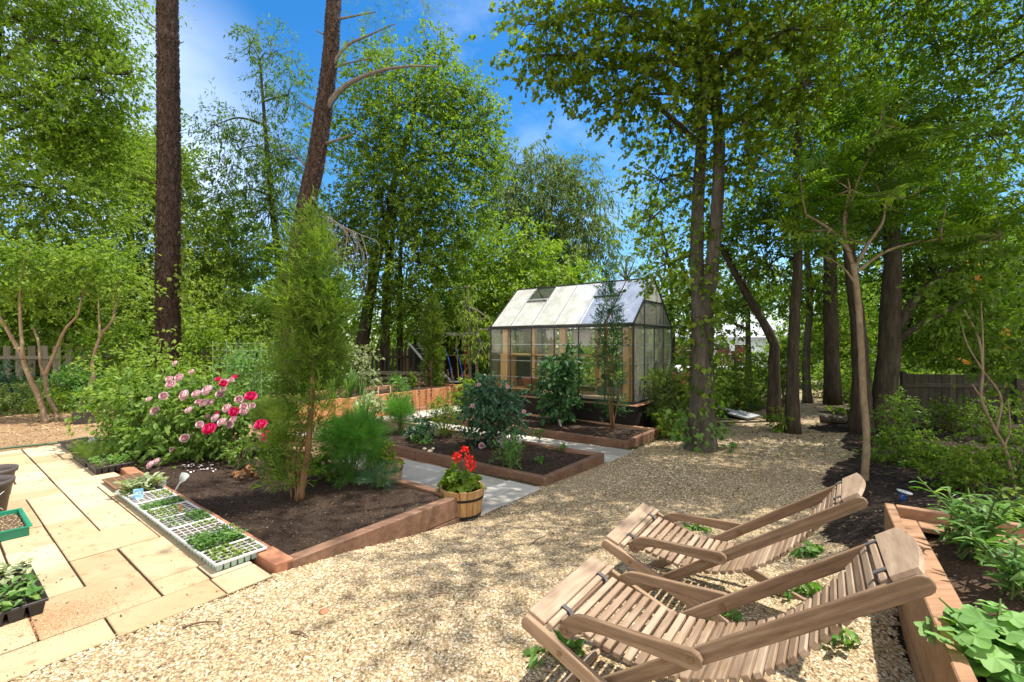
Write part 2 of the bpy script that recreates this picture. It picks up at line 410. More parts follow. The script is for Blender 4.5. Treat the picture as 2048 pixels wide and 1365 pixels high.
bz_ = nd(nt, 'ShaderNodeMath', operation='MULTIPLY_ADD'); bz_.inputs[1].default_value = 1.1; bz_.inputs[2].default_value = -.55; nt.links.new(cl, bz_.inputs[0]); nt.links.new(bz_.outputs[0], bank.inputs[2])
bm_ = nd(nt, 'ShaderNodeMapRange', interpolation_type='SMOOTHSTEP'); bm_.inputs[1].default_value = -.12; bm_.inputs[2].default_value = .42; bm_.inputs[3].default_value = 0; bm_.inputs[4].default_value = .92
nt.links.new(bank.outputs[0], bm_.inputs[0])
dv_ = nd(nt, 'ShaderNodeVectorMath', operation='DOT_PRODUCT'); nt.links.new(tc.outputs['Generated'], dv_.inputs[0])
w0 = Vector((-.9, 1, .5)).normalized(); dv_.inputs[1].default_value = w0
wm = nd(nt, 'ShaderNodeMapRange', interpolation_type='SMOOTHSTEP'); wm.inputs[1].default_value = .955; wm.inputs[2].default_value = 1.0; wm.inputs[3].default_value = 0; wm.inputs[4].default_value = .7; nt.links.new(dv_.outputs['Value'], wm.inputs[0])
wn = nd(nt, 'ShaderNodeMath', operation='MULTIPLY'); nt.links.new(wm.outputs[0], wn.inputs[0]); nt.links.new(ramp(nt, cl, [(.3, (.15, .15, .15)), (.65, (1, 1, 1))]), wn.inputs[1])
front = mix(nt, wn.outputs[0], front, (5.0, 5.5, 6.3))
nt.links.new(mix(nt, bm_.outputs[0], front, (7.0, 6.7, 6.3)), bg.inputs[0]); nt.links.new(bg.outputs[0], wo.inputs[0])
vs = SC.view_settings; vs.view_transform = 'Standard'; vs.look = 'None'; vs.exposure = .95; vs.gamma = 1
cy = SC.cycles; cy.max_bounces = 8; cy.diffuse_bounces = 4; cy.glossy_bounces = 3; cy.transmission_bounces = 5; cy.transparent_max_bounces = 12
cy.use_denoising = True; cy.denoiser = 'OPENIMAGEDENOISE'; cy.caustics_reflective = False; cy.caustics_refractive = False
cy.sample_clamp_indirect = 6; SC.render.film_transparent = False

# ------------------------------------------------------------------ material set
M = {}
M['lf_left'] = leaf_mat('leaf_bright', (0.068, 0.128, 0.012), (0.158, 0.244, 0.022), (0.284, 0.361, 0.050))
M['lf_pale'] = leaf_mat('leaf_pale', (0.091, 0.151, 0.020), (0.193, 0.268, 0.040), (0.318, 0.384, 0.080))
M['lf_dark'] = leaf_mat('leaf_dark', (0.040, 0.082, 0.008), (0.091, 0.157, 0.015), (0.170, 0.233, 0.030), .45)
M['lf_mid'] = leaf_mat('leaf_mid', (0.044, 0.093, 0.008), (0.114, 0.186, 0.016), (0.215, 0.280, 0.035), .44)
M['lf_maple'] = leaf_mat('leaf_maple', (0.052, 0.093, 0.006), (0.119, 0.175, 0.011), (0.215, 0.256, 0.022), .5)
M['lf_feather'] = leaf_mat('leaf_feather', (.05, .085, .02), (.11, .16, .04), (.19, .23, .075), .38)
M['lf_young'] = leaf_mat('leaf_young', (0.036, 0.084, 0.006), (0.084, 0.157, 0.012), (0.180, 0.258, 0.025), .45, .6)
M['lf_rose'] = leaf_mat('leaf_rose', (.05, .11, .02), (.12, .2, .035), (.23, .3, .065), .4, .5)
M['lf_lime'] = leaf_mat('leaf_lime', (0.068, 0.140, 0.015), (0.158, 0.244, 0.030), (0.250, 0.326, 0.050), .42)
M['lf_blue'] = leaf_mat('leaf_bluegreen', (.02, .055, .03), (.045, .105, .055), (.09, .17, .09), .25, .35)
M['lf_deep'] = leaf_mat('leaf_deep', (.015, .05, .018), (.035, .095, .03), (.075, .16, .05), .3, .5)
M['lf_cedar'] = leaf_mat('leaf_cedar', (0.052, 0.104, 0.012), (0.118, 0.192, 0.025), (0.208, 0.291, 0.045), .38, .6)
M['lf_arbor'] = leaf_mat('leaf_arborvitae', (.05, .1, .015), (.11, .17, .025), (.17, .22, .04), .3, .6)
M['lf_dill'] = leaf_mat('leaf_dill', (.03, .11, .018), (.07, .2, .03), (.13, .28, .045), .4, .5)
M['lf_weed'] = leaf_mat('leaf_weed', (.05, .13, .03), (.11, .22, .05), (.19, .3, .08), .38, .4)
M['lf_hosta'] = leaf_mat('leaf_hosta', (.09, .2, .05), (.15, .29, .075), (.22, .37, .12), .35, .6)
M['lf_silver'] = leaf_mat('leaf_silver', (.14, .18, .09), (.24, .28, .14), (.38, .4, .25), .25, .6)
M['lf_orange'] = leaf_mat('leaf_orange', (.35, .14, .02), (.5, .22, .03), (.55, .33, .06), .4)
M['lf_red'] = leaf_mat('leaf_red', (.08, .015, .015), (.15, .03, .03), (.22, .06, .05), .3)
M['lf_iris'] = leaf_mat('leaf_iris', (.05, .12, .03), (.1, .2, .05), (.17, .27, .08), .3)
M['lf_brown'] = leaf_mat('leaf_brown', (.12, .05, .02), (.22, .1, .04), (.3, .17, .08), .2)
M['bk_pine'] = bark_mat('bark_pine', (.026, .018, .013), (.066, .043, .032), (.14, .098, .075), 11, .3, 1.0, 'plate')
M['bk_grey'] = bark_mat('bark_grey', (.035, .03, .022), (.088, .076, .058), (.155, .137, .11), 16, .16, 1.0)
M['bk_dark'] = bark_mat('bark_dark', (.026, .021, .014), (.062, .05, .034), (.11, .092, .066), 14, .2, .9)
M['bk_young'] = bark_mat('bark_young', (.12, .085, .05), (.22, .165, .1), (.31, .245, .165), 14, .5, .3)
M['bk_myrtle'] = bark_mat('bark_myrtle', (.15, .095, .055), (.26, .18, .11), (.38, .29, .195), 9, .3, .35)
M['bk_cedar'] = bark_mat('bark_cedar', (.08, .045, .022), (.18, .1, .05), (.28, .18, .1), 30, .1, .7)
M['bk_dead'] = bark_mat('bark_dead', (.09, .075, .06), (.17, .145, .12), (.25, .22, .19), 20, .2, .4)
M['stem'] = rnd_mat('green_stem', [(0, (.06, .11, .025)), (1, (.13, .19, .05))])
M['twig'] = rnd_mat('brown_twig', [(0, (.08, .05, .03)), (1, (.19, .13, .08))])
M['teak'] = wood_mat('weathered_teak', (.12, .07, .04), (.25, .168, .108), (.4, .3, .215), 1, 6, 60, var=.5)
TR = ((.09, .052, .028), (.2, .125, .072), (.33, .23, .148))
M['teak_rail'] = wood_mat('weathered_teak_arm', *TR, 0, 6, 60)
M['teak_seat'] = wood_mat('weathered_teak_seat_rail', *TR, 0, 6, 60, ang=-.343)
M['teak_back'] = wood_mat('weathered_teak_back_rail', *TR, 0, 6, 60, ang=.606)
M['strap'] = plain_mat('grey_strap', (.09, .085, .085), .8, .2)
M['brass'] = plain_mat('old_brass', (.2, .13, .07), .45, .5, .8)
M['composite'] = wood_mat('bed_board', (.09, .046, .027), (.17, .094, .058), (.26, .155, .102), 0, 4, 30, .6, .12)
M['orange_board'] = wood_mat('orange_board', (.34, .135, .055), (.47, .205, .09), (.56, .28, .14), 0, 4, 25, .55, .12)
M['redboard'] = wood_mat('red_brown_board', (.2, .1, .052), (.31, .172, .095), (.42, .255, .155), 0, 4, 30, .55, .12)  # lighter, redder brown than the composite bed boards
M['pine_wood'] = wood_mat('pine_timber', (.48, .27, .1), (.64, .4, .17), (.74, .5, .25), 2, 5, 40, .6, .08)
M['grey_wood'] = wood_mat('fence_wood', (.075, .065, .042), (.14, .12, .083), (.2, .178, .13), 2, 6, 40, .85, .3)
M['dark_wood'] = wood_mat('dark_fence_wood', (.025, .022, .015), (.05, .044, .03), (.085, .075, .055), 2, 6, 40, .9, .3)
M['barrel'] = wood_mat('barrel_stave', (.2, .1, .035), (.33, .185, .075), (.46, .3, .14), 2, 7, 45, .5, .12)
M['black_metal'] = plain_mat('black_metal', (.016, .016, .018), .45, .45)
M['iron'] = plain_mat('dark_iron', (.025, .022, .02), .55, .4, .5)
M['black_plastic'] = plain_mat('black_plastic', (.03, .028, .027), .5, .4)
M['pot_plastic'] = plain_mat('pot_plastic', (.075, .06, .055), .55, .4)
M['white_plastic'] = plain_mat('white_plastic', (.47, .49, .48), .45, .4, 0, .08)
M['cup_green'] = plain_mat('aqua_cup', (.33, .47, .4), .5, .4)
M['green_plastic'] = plain_mat('green_plastic', (.015, .2, .115), .4, .5)
M['hose'] = plain_mat('hose_rubber', (.04, .1, .05), .5, .4)
M['blue_glaze'] = plain_mat('blue_glaze', (.02, .06, .22), .15, .6)
M['white_paint'] = plain_mat('white_paint', (.78, .78, .76), .5, .4, 0, .05)
M['siding'] = plain_mat('white_siding', (.72, .75, .8), .6, .3, 0, .04)
M['red_paint'] = plain_mat('red_paint', (.5, .02, .03), .4, .5)
M['blue_paint'] = plain_mat('blue_paint', (.03, .12, .45), .4, .5)
M['alu'] = plain_mat('aluminium', (.55, .56, .57), .4, .5, .7)
M['slab'] = plain_mat('slab_stone', (.3, .31, .31), .8, .2, 0, .15, 12)
M['brick'] = plain_mat('red_brick', (.33, .15, .085), .85, .2, 0, .25, 14)
M['terracotta'] = plain_mat('terracotta', (.42, .17, .085), .8, .2, 0, .15)
M['cloth'] = plain_mat('pale_cloth', (.66, .64, .6), .9, .1)
M['dark_window'] = plain_mat('dark_window', (.03, .035, .04), .1, .6)
M['tarp'] = plain_mat('dark_tarp', (.02, .035, .03), .5, .3)
M['peat'] = plain_mat('peat_fibre', (.2, .11, .06), .95, .1, 0, .2, 40)
M['soil'] = soil_mat('dark_soil', (.018, .012, .008), (.055, .037, .027), (.125, .09, .067))
M['potting'] = soil_mat('potting_mix', (.07, .05, .035), (.16, .115, .08), (.28, .21, .15), 120)
M['pink'] = rnd_mat('pale_pink_petal', [(0, (.55, .16, .25)), (.4, (.7, .38, .44)), (1, (.76, .62, .61))], .5)
M['hotpink'] = rnd_mat('hot_pink_petal', [(0, (.5, .012, .1)), (.6, (.72, .03, .17)), (1, (.8, .13, .3))], .5)
M['red'] = rnd_mat('scarlet_petal', [(0, (.5, .008, .008)), (1, (.85, .04, .025))], .5)
M['white_petal'] = rnd_mat('white_petal', [(0, (.36, .3, .31)), (1, (.6, .53, .54))], .6)
M['maroon'] = rnd_mat('maroon_flower', [(0, (.05, .006, .012)), (1, (.15, .015, .03))])
M['mauve'] = rnd_mat('mauve_flower', [(0, (.25, .08, .3)), (1, (.5, .25, .52))])
M['cream'] = rnd_mat('cream_cap', [(0, (.5, .37, .2)), (1, (.7, .58, .4))])
M['glass'] = glass_mat('clear_glazing', (.97, .975, .965), 0.0, .02, (.62, .62, .5))
M['polycarb'] = glass_mat('twinwall_glazing', (.85, .87, .86), .22, .85, (.95, .95, .9), .04)
M['gable'] = glass_mat('gable_glazing', (.92, .94, .92), .08, .22, (.7, .72, .64), .04)
M['polyclear'] = glass_mat('roof_glazing', (.8, .84, .86), .42, .7, (.93, .94, .95), .03)
M['wire'] = plain_mat('green_wire', (.2, .3, .2), .5, .4)
M['stones'] = rnd_mat('river_gravel', [(0, (.16, .115, .07)), (.14, (.32, .22, .115)), (.5, (.475, .36, .2)), (.78, (.58, .47, .31)), (1, (.7, .63, .5))], .7, .25, 90)
M['chips'] = rnd_mat('bark_chip', [(0, (.015, .01, .007)), (.6, (.05, .034, .024)), (.9, (.12, .085, .06)), (1, (.25, .19, .14))], .95, .1)
M['strawchips'] = rnd_mat('straw_litter', [(0, (.12, .075, .04)), (.5, (.3, .2, .11)), (1, (.5, .38, .23))], .95, .1)
M['litter'] = rnd_mat('leaf_litter', [(0, (.05, .03, .018)), (.6, (.13, .08, .045)), (1, (.25, .17, .1))], .95, .1)

def ground_mat(name, kind):
    m, nt, out = newmat(name); v = coords(nt)
    if kind == 'gravel':
        c = voro(nt, v, 62, 'F1', 'Color'); d = voro(nt, v, 62, 'F1', 'Distance')
        sep = nd(nt, 'ShaderNodeSeparateColor'); nt.links.new(c, sep.inputs[0])
        col = ramp(nt, sep.outputs[0], [(0, (.17, .125, .08)), (.2, (.32, .235, .135)), (.55, (.45, .35, .205)), (.85, (.56, .46, .31)), (1, (.66, .59, .47))])
        col = mix(nt, ramp(nt, d, [(.35, (0, 0, 0)), (.75, (1, 1, 1))]), col, (.2, .14, .075))
        n2 = noise_(nt, v, .9, 4, .6); col = mix(nt, .45, col, ramp(nt, n2, [(.3, (.55, .5, .45)), (.65, (1, 1, 1))]), 'MULTIPLY')
        inv = nd(nt, 'ShaderNodeMath', operation='SUBTRACT'); inv.inputs[0].default_value = 1; nt.links.new(d, inv.inputs[1])
        bsdf(nt, out, col, .85, .15, 0, inv.outputs[0], .8, .012)
    elif kind == 'mulch':
        n = noise_(nt, v, 45, 8, .75); n2 = noise_(nt, v, 2.2, 4, .6)
        col = ramp(nt, mix(nt, .4, n, n2), [(.32, (.012, .009, .007)), (.5, (.035, .026, .02)), (.68, (.085, .064, .05))])
        bsdf(nt, out, col, .95, .08, 0, n, 1, .03)
    elif kind == 'dirt':
        n = noise_(nt, v, 50, 8, .75); n2 = noise_(nt, v, 1.5, 4, .6)
        col = ramp(nt, mix(nt, .45, n, n2), [(.3, (.13, .07, .035)), (.48, (.29, .18, .095)), (.7, (.46, .33, .2))])
        bsdf(nt, out, col, .95, .1, 0, n, 1, .03)
    else:
        n = noise_(nt, v, 14, 8, .75); n2 = noise_(nt, v, .6, 4, .6)
        col = ramp(nt, mix(nt, .5, n, n2), [(.34, (.03, .035, .012)), (.5, (.075, .065, .03)), (.66, (.12, .105, .055))])
        bsdf(nt, out, col, .95, .1, 0, n, 1, .05)
    return m
def paver_mat(name, stops, stain, sc=3):
    m, nt, out = newmat(name); v = coords(nt)
    n = noise_(nt, v, sc, 5, .6); f = noise_(nt, v, 130, 4, .7)
    col = ramp(nt, mix(nt, .45, attr(nt), n), stops)
    pt = voro(nt, v, 7, 'F1'); col = mix(nt, ramp(nt, pt, [(.04, (.75, .75, .75)), (.2, (0, 0, 0))]), col, stain)
    strk = noise_(nt, coords(nt, 'Object', (1.5, 9, 1), (0, 0, -.915)), 3.5, 5, .7)
    bl = noise_(nt, v, 2.3, 6, .65); col = mix(nt, ramp(nt, bl, [(.52, (0, 0, 0)), (.75, (.55, .55, .55))]), col, stain)
    col = mix(nt, ramp(nt, strk, [(.55, (0, 0, 0)), (.75, (.6, .6, .6))]), col, stain)
    col = mix(nt, .25, col, ramp(nt, f, [(.3, (.6, .6, .6)), (.6, (1, 1, 1))]), 'MULTIPLY')
    bsdf(nt, out, col, .85, .2, 0, f, .25, .004); return m
M['paver_tan'] = paver_mat('tan_paver', [(.2, (.36, .26, .145)), (.5, (.43, .335, .205)), (.8, (.5, .415, .28))], (.26, .155, .075))
M['paver_grey'] = paver_mat('grey_paver', [(.25, (.33, .305, .26)), (.5, (.4, .37, .32)), (.75, (.46, .43, .38))], (.34, .31, .27))
M['joint'] = soil_mat('paver_joint', (.03, .02, .012), (.075, .05, .03), (.15, .105, .06), 80)

# ------------------------------------------------------------------ ground sheets
def grid_axis(lo, hi, f0, f1, fine, coarse):
    return np.unique(np.round(np.concatenate([np.arange(lo, f0, coarse), np.arange(f0, f1, fine), np.arange(f1, hi+.01, coarse)]), 4))
gx = grid_axis(-60, 60, -7.5, 8.5, .06, .9); gy = grid_axis(-6, 110, 1.0, 13.0, .06, 1.1)
GX, GY = np.meshgrid(gx, gy); GZ = terrain(GX, GY)
def fbm(x, y, s, seed=0):
    r = np.zeros_like(x); a = 1.0
    rr = np.random.default_rng(seed)
    for k in range(5):
        ph = rr.random(6)*6.3; th = rr.random(3)*6.3
        for j in range(3): r += a*np.sin((x*math.cos(th[j])+y*math.sin(th[j]))*s*(1.9**k)+ph[j])/3
        a *= .6
    return r
GZ = GZ+.012*fbm(GX, GY, 2.6, 1)*sstep(1.2, 3, GY)*(GY < 40)
def _rect(u0, u1, v0, v1):
    uu = GX*UD[0]+GY*UD[1]; vv = GX*VD[0]+GY*VD[1]; e = .04
    return sstep(u0-e, u0+e, uu)*(1-sstep(u1-e, u1+e, uu))*sstep(v0-e, v0+e, vv)*(1-sstep(v1-e, v1+e, vv))
GZ = GZ-.06*_rect(-1.25, 1.36, 3.03, 9.4)-.06*_rect(3.26, 4.5, 3.03, 8.7)-.06*_rect(6.28, 7.2, 3.03, 8.7)-.06*_rect(3.3, 9.2, 8.03, 8.72)-.1*_rect(1.5, 3.1, 3.15, 9.3)
def gravel_mask(x, y):
    t = x*.823-y*.568+.12*fbm(x, y, 2.5, 3); vv = x*VD[0]+y*VD[1]; uu = x*UD[0]+y*UD[1]
    rb = np.interp(y, [0, 3, 5.5, 7.5, 9.5, 12, 16, 22], [.6, .22, -.1, .35, .25, .6, 2.2, 4.0])   # right edge in t
    lb = np.interp(uu, [0, 9, 10, 12, 30], [3.05, 3.1, 2.7, 2.0, .6])                             # left edge in v
    lb2 = np.where(y > 10, -9, 99)
    path_l = np.interp(y, [9, 10, 13.5, 18, 24], [3.3, 4.4, 7.4, 11, 15]); path_r = np.interp(y, [9, 10, 13.5, 18, 24], [6.4, 6.6, 9.8, 13, 17])
    near = (vv < lb) & (t < rb) & (y < 9.6+.2*fbm(x, y, 2, 5))
    far = (y >= 9.0) & (x > path_l+.2*fbm(x, y, 2, 5)) & (x < path_r+.2*fbm(x, y, 2, 6)) & (y < 23)
    return near | far
def mulch_mask(x, y):
    t = x*.823-y*.568
    return (t > -.4) & (y < 14) & (y > .3) & ~gravel_mask(x, y)
def dirt_mask(x, y):
    vv = x*VD[0]+y*VD[1]
    return (x < -1) & (y < 12.2) & (x > -14) & (vv > 3.06)
cx = (GX[:-1, :-1]+GX[1:, 1:])/2; cyy = (GY[:-1, :-1]+GY[1:, 1:])/2
gm = gravel_mask(cx, cyy); mm_ = mulch_mask(cx, cyy) & ~gm; dm = dirt_mask(cx, cyy) & ~gm & ~mm_; om = ~(gm | mm_ | dm)
ids = np.arange(GX.size).reshape(GX.shape); VV = np.stack([GX, GY, GZ], -1).reshape(-1, 3)
def sheet(name, mask, mat):
    q = np.stack([ids[:-1, :-1], ids[:-1, 1:], ids[1:, 1:], ids[1:, :-1]], -1)[mask]
    us, inv = np.unique(q.ravel(), return_inverse=True)
    me = bpy.data.meshes.new(name); me.vertices.add(len(us)); me.vertices.foreach_set('co', VV[us].astype(np.float32).ravel())
    me.loops.add(q.size); me.loops.foreach_set('vertex_index', inv.astype(np.int32)); me.polygons.add(len(q))
    me.polygons.foreach_set('loop_start', (np.arange(len(q))*4).astype(np.int32)); me.materials.append(mat)
    me.polygons.foreach_set('use_smooth', np.ones(len(q), bool)); me.update(calc_edges=True)
    o = bpy.data.objects.new(name, me); COL.objects.link(o); return tag(o, kind='structure')
sheet('ground', om, ground_mat('forest_floor', 'floor'))
sheet('gravel_path', gm, ground_mat('gravel_bed', 'gravel'))
sheet('mulch_bed', mm_, ground_mat('mulch_ground', 'mulch'))
sheet('bare_soil', dm, ground_mat('dirt_ground', 'dirt'))
def scatter(n, x0, x1, y0, y1, mask, pw=1.0):
    """random points, denser near the camera (density ~ 1/y^pw)"""
    u_ = rng.random(n); 
    if pw == 1.0: y = y0*(y1/y0)**u_
    else: y = (y0**(1-pw)+u_*(y1**(1-pw)-y0**(1-pw)))**(1/(1-pw))
    x = np.interp(rng.random(n), [0, 1], [-1, 1])*y*1.25
    k = (x > x0) & (x < x1) & mask(x, y); x, y = x[k], y[k]
    return np.stack([x, y, terrain(x, y)+.012*fbm(x, y, 2.6, 1)*sstep(1.2, 3, y)], 1)
pp = scatter(230000, -8, 8, 1.15, 9.5, gravel_mask, 1.0); n = len(pp)
fr = yawframes(n, .3); sz = (.0046+.0011*pp[:, 1])*(.6+.9*rng.random(n)**1.5)
sc3 = np.stack([sz*(.9+.5*rng.random(n)), sz, sz*(.7+.4*rng.random(n))], 1)
mb = MB()
rn_ = np.clip(rng.random(n)*.85+.09+.1*fbm(pp[:, 0], pp[:, 1], 1.7, 41), 0, 1)
mb.inst((ROCK[0], ROCK[1]), pp-np.array([0, 0, .002]), fr*sc3[:, :, None], np.ones(n), rn_)
tag(mb.build('gravel_stones', M['stones'], smooth=True), 'rounded tan and cream pebbles lying loose over the gravel path', 'gravel', kind='stuff')
pp = scatter(26000, -1, 9, 2.2, 12, mulch_mask, 1.0); n = len(pp); mb = MB()
mb.inst(CHIP, pp, yawframes(n, .35), (.01+.004*pp[:, 1])*(.5+rng.random(n)), rng.random(n)**1.3)
tag(mb.build('mulch_chips', M['chips']), 'dark shredded bark chips strewn over the shaded bank', 'mulch', kind='stuff')
def open_dirt(x, y):
    uu = x*UD[0]+y*UD[1]; vv = x*VD[0]+y*VD[1]
    return dirt_mask(x, y) & ~((uu < 9.4) & (uu > 1.4) & (vv < 10.3)) & ~((uu < 1.45) & (vv < 9.3))
pp = scatter(40000, -14, -2, 4, 12.2, open_dirt, 1.0); n = len(pp); mb = MB()
mb.inst(CHIP, pp, yawframes(n, .3), (.012+.003*pp[:, 1])*(.5+rng.random(n)))
tag(mb.build('straw_litter', M['strawchips']), 'tan straw and wood chips strewn over bare soil by the patio', 'litter', kind='stuff')
def floor_mask(x, y): return ~gravel_mask(x, y) & ~mulch_mask(x, y) & ~dirt_mask(x, y)
def litter_mask(x, y): return gravel_mask(x, y) & (fbm(x, y, 1.6, 9) > -.1)
pp = scatter(5200, -3, 9, 2.0, 14, litter_mask, 1.0); n = len(pp); mb = MB()
mb.inst(CHIP, pp+np.array([0, 0, .006]), yawframes(n, .3), (.006+.0035*pp[:, 1])*(.5+rng.random(n)))
pp = scatter(2600, -3, 14, 8, 24, lambda x, y: np.ones_like(x, bool), 1.0); n = len(pp)
mb.inst(KITE, pp+np.array([0, 0, .01]), yawframes(n, .3), .06+.06*rng.random(n))
tag(mb.build('leaf_litter', M['litter']), 'dry brown leaf scraps strewn over the gravel and path', 'litter', kind='stuff')

# ------------------------------------------------------------------ paving
MOD = .2553
def tile(u0, u1, v0, v1, fixed=(), seed=1):
    rr = random.Random(seed); nu = round((u1-u0)/MOD); nv = round((v1-v0)/MOD)
    occ = [[False]*nv for _ in range(nu)]; out = []
    def put(i, j, a, b):
        for x in range(i, i+a):
            for y in range(j, j+b): occ[x][y] = True
        out.append((u0+i*MOD, u0+(i+a)*MOD, v0+j*MOD, v0+(j+b)*MOD))
    for i, j, a, b in fixed: put(i, j, a, b)
    for j in range(nv):
        for i in range(nu):
            if occ[i][j]: continue
            opts = [(2, 2), (2, 1), (1, 2), (2, 1), (2, 2), (1, 1)]; rr.shuffle(opts); opts.sort(key=lambda q: q == (1, 1))
            for a, b in opts:
                if i+a <= nu and j+b <= nv and not any(occ[x][y] for x in range(i, i+a) for y in range(j, j+b)): put(i, j, a, b); break
    return out
def pave(name, rects, mat, zf, gap=.006, th=.05, bev=.004):
    mb = MB(); A = [[UD[0], UD[1], 0], [VD[0], VD[1], 0], [0, 0, 1]]
    for (a, b, c, d) in rects:
        p = G((a+b)/2, (c+d)/2); z = zf(p)+random.uniform(-.002, .002)
        mb.box((p[0], p[1], z-th/2), (b-a-2*gap*random.uniform(.6, 1.5), d-c-2*gap*random.uniform(.6, 1.5), th), A, 0, None, bev)
    u0 = min(r[0] for r in rects); u1 = max(r[1] for r in rects); v0 = min(r[2] for r in rects); v1 = max(r[3] for r in rects)
    k = 24
    for i in range(k):
        for j in range(1):
            c0, c1 = v0+(v1-v0)*i/k, v0+(v1-v0)*(i+1)/k
            q = [G(u0+.003, c0), G(u1-.003, c0), G(u1-.003, c1), G(u0+.003, c1)]
            for w in q: w[2] = zf(w)-.012
            mb.add(q, [(0, 1, 2, 3)], 1)
    o = mb.build(name, [mat, M['joint']]); return tag(o, kind='structure')
vb = 3.275
fx = [(6, 0, 2, 2), (6, 2, 1, 2), (7, 2, 1, 2), (8, 0, 1, 1), (8, 1, 2, 3), (7, 4, 2, 2), (6, 4, 1, 2), (6, 6, 1, 2), (7, 6, 1, 2), (8, 6, 1, 3), (7, 8, 1, 4), (8, 9, 1, 3), (6, 8, 1, 4)]
rects = tile(.365-6*MOD, .365+4*MOD+.001, vb, vb+24*MOD, fx, 5)
rects += [(a, b, 3.0, vb) for a, b in ((-1.17, -.66), (-.66, -.15), (-.15, .1), (.1, .615), (.615, 1.12), (1.12, 1.386))]
pave('patio', rects, M['paver_tan'], lambda p: .008, .006)
zf = lambda p: float(np.interp(p[1], [4, 4.4, 5.5, 6.8, 9, 12], [-.205, -.205, -.215, -.265, -.3, -.3]))
pave('garden_path', tile(3.23, 3.23+5*MOD+.08, 3.0, 3.0+22*MOD, (), 8), M['paver_grey'], zf)
pave('side_path', tile(6.24, 6.24+4*MOD+.05, 3.0, 3.0+22*MOD, (), 9), M['paver_grey'], lambda p: zf(p)-.015)
pave('cross_path', tile(3.2, 3.2+24*MOD, 8.0, 8.0+3*MOD, (), 10), M['paver_grey'], lambda p: -.19)
# rust powder on one paver and crumbs over the patio
mb = MB(); pp = []
for _ in range(5200):
    p = P(180+random.gauss(0, 42)*1.1, 1215, 0); q = G(.42+random.gauss(0, .15), 3.46+random.gauss(0, .1)); pp.append((q[0], q[1], .0095))
pp = np.array(pp); mb.inst(CHIP, pp, yawframes(len(pp), .05), .0022+.0065*rng.random(len(pp))**2)
tag(mb.build('brick_dust', rnd_mat('brick_dust', [(0, (.34, .15, .07)), (1, (.5, .28, .15))])), 'rust red gritty dust spilled on a tan paver near the patio edge', 'dust', kind='stuff')
mb = MB(); q = np.array([G(random.uniform(-.2, 1.4), random.uniform(3.0, 8.5), .012) for _ in range(900)])
mb.inst(CHIP, q, yawframes(900, .2), .003+.016*rng.random(900)**3)
tag(mb.build('patio_crumbs', M['litter']), 'brown crumbs of soil scattered over the tan pavers', 'litter', kind='stuff')

# ------------------------------------------------------------------ raised beds
AX = np.array([[UD[0], UD[1], 0], [VD[0], VD[1], 0], [0, 0, 1.0]])
def gbox(mb, u0, u1, v0, v1, z0, z1, mi=0, bev=.006, r=None):
    p = G((u0+u1)/2, (v0+v1)/2, (z0+z1)/2); mb.box(p, (u1-u0, v1-v0, z1-z0), AX, mi, r, bev)
def soil_part(parent, off, u0, u1, v0, v1, z, chips=3000, h=.02, mat='soil', stones=0, csz=.02):
    nu = max(3, int((u1-u0)/.07)); nv = max(3, int((v1-v0)/.07)); mb = MB()
    us = np.linspace(u0, u1, nu); vs_ = np.linspace(v0, v1, nv); U, V_ = np.meshgrid(us, vs_)
    X = U*UD[0]+V_*VD[0]; Y = U*UD[1]+V_*VD[1]; Z = z+h*fbm(X, Y, 4.5, 11)*.7
    idx = np.arange(U.size).reshape(U.shape)
    q = np.stack([idx[:-1, :-1], idx[:-1, 1:], idx[1:, 1:], idx[1:, :-1]], -1).reshape(-1, 4)
    mb.add(np.stack([X, Y, Z], -1).reshape(-1, 3), [tuple(r) for r in q], 0)
    uu = rng.uniform(u0+.02, u1-.02, chips); vv = rng.uniform(v0+.02, v1-.02, chips)
    x = uu*UD[0]+vv*VD[0]; y = uu*UD[1]+vv*VD[1]
    mb.inst(CHIP, np.stack([x, y, z+h*fbm(x, y, 4.5, 11)*.7], 1), yawframes(chips, .4), csz*(.4+rng.random(chips)), rng.random(chips)**1.6, 1)
    return mb.build('soil', [M[mat], M['chips']], parent, off)
def board(parent, off, name, mat, u0, u1, v0, v1, z0, z1, bev=.006, label=None):
    mb = MB(); gbox(mb, u0, u1, v0, v1, z0, z1, 0, bev); o = mb.build(name, mat, parent, off)
    if label: o['label'] = label
    return o
off = G(2.3, 4, 0)
bed = thing('raised_bed', 'brown raised bed with the conifer and pink roses, bordering the tan patio', 'raised bed', off)
c_ = M['composite']
board(bed, off, 'board', c_, 1.5, 3.19, 3.06, 3.155, -.165, .03)
board(bed, off, 'board', c_, 2.3, 3.194, 3.056, 3.15, -.38, -.17)
for a, b in ((3.16, 4.9), (4.905, 6.6), (6.605, 8.0)): board(bed, off, 'board', c_, 3.105, 3.2, a, b, -.08, .03)
board(bed, off, 'board', c_, 3.10, 3.195, 3.165, 8.0, -.35, -.085)
soil_part(bed, off, 1.55, 3.11, 3.15, 9.3, -.005, 9000, .03)
eb = [(3.06, 3.36)]+[(3.37+.3*i, 3.66+.3*i) for i in range(19)]
for a, b in eb:
    mb = MB(); gbox(mb, 1.43+random.uniform(-.01, .01), 1.55, a, b, -.08, .038+random.uniform(-.008, .008), 0, .008); mb.build('edging_brick', M['brick'], bed, off)

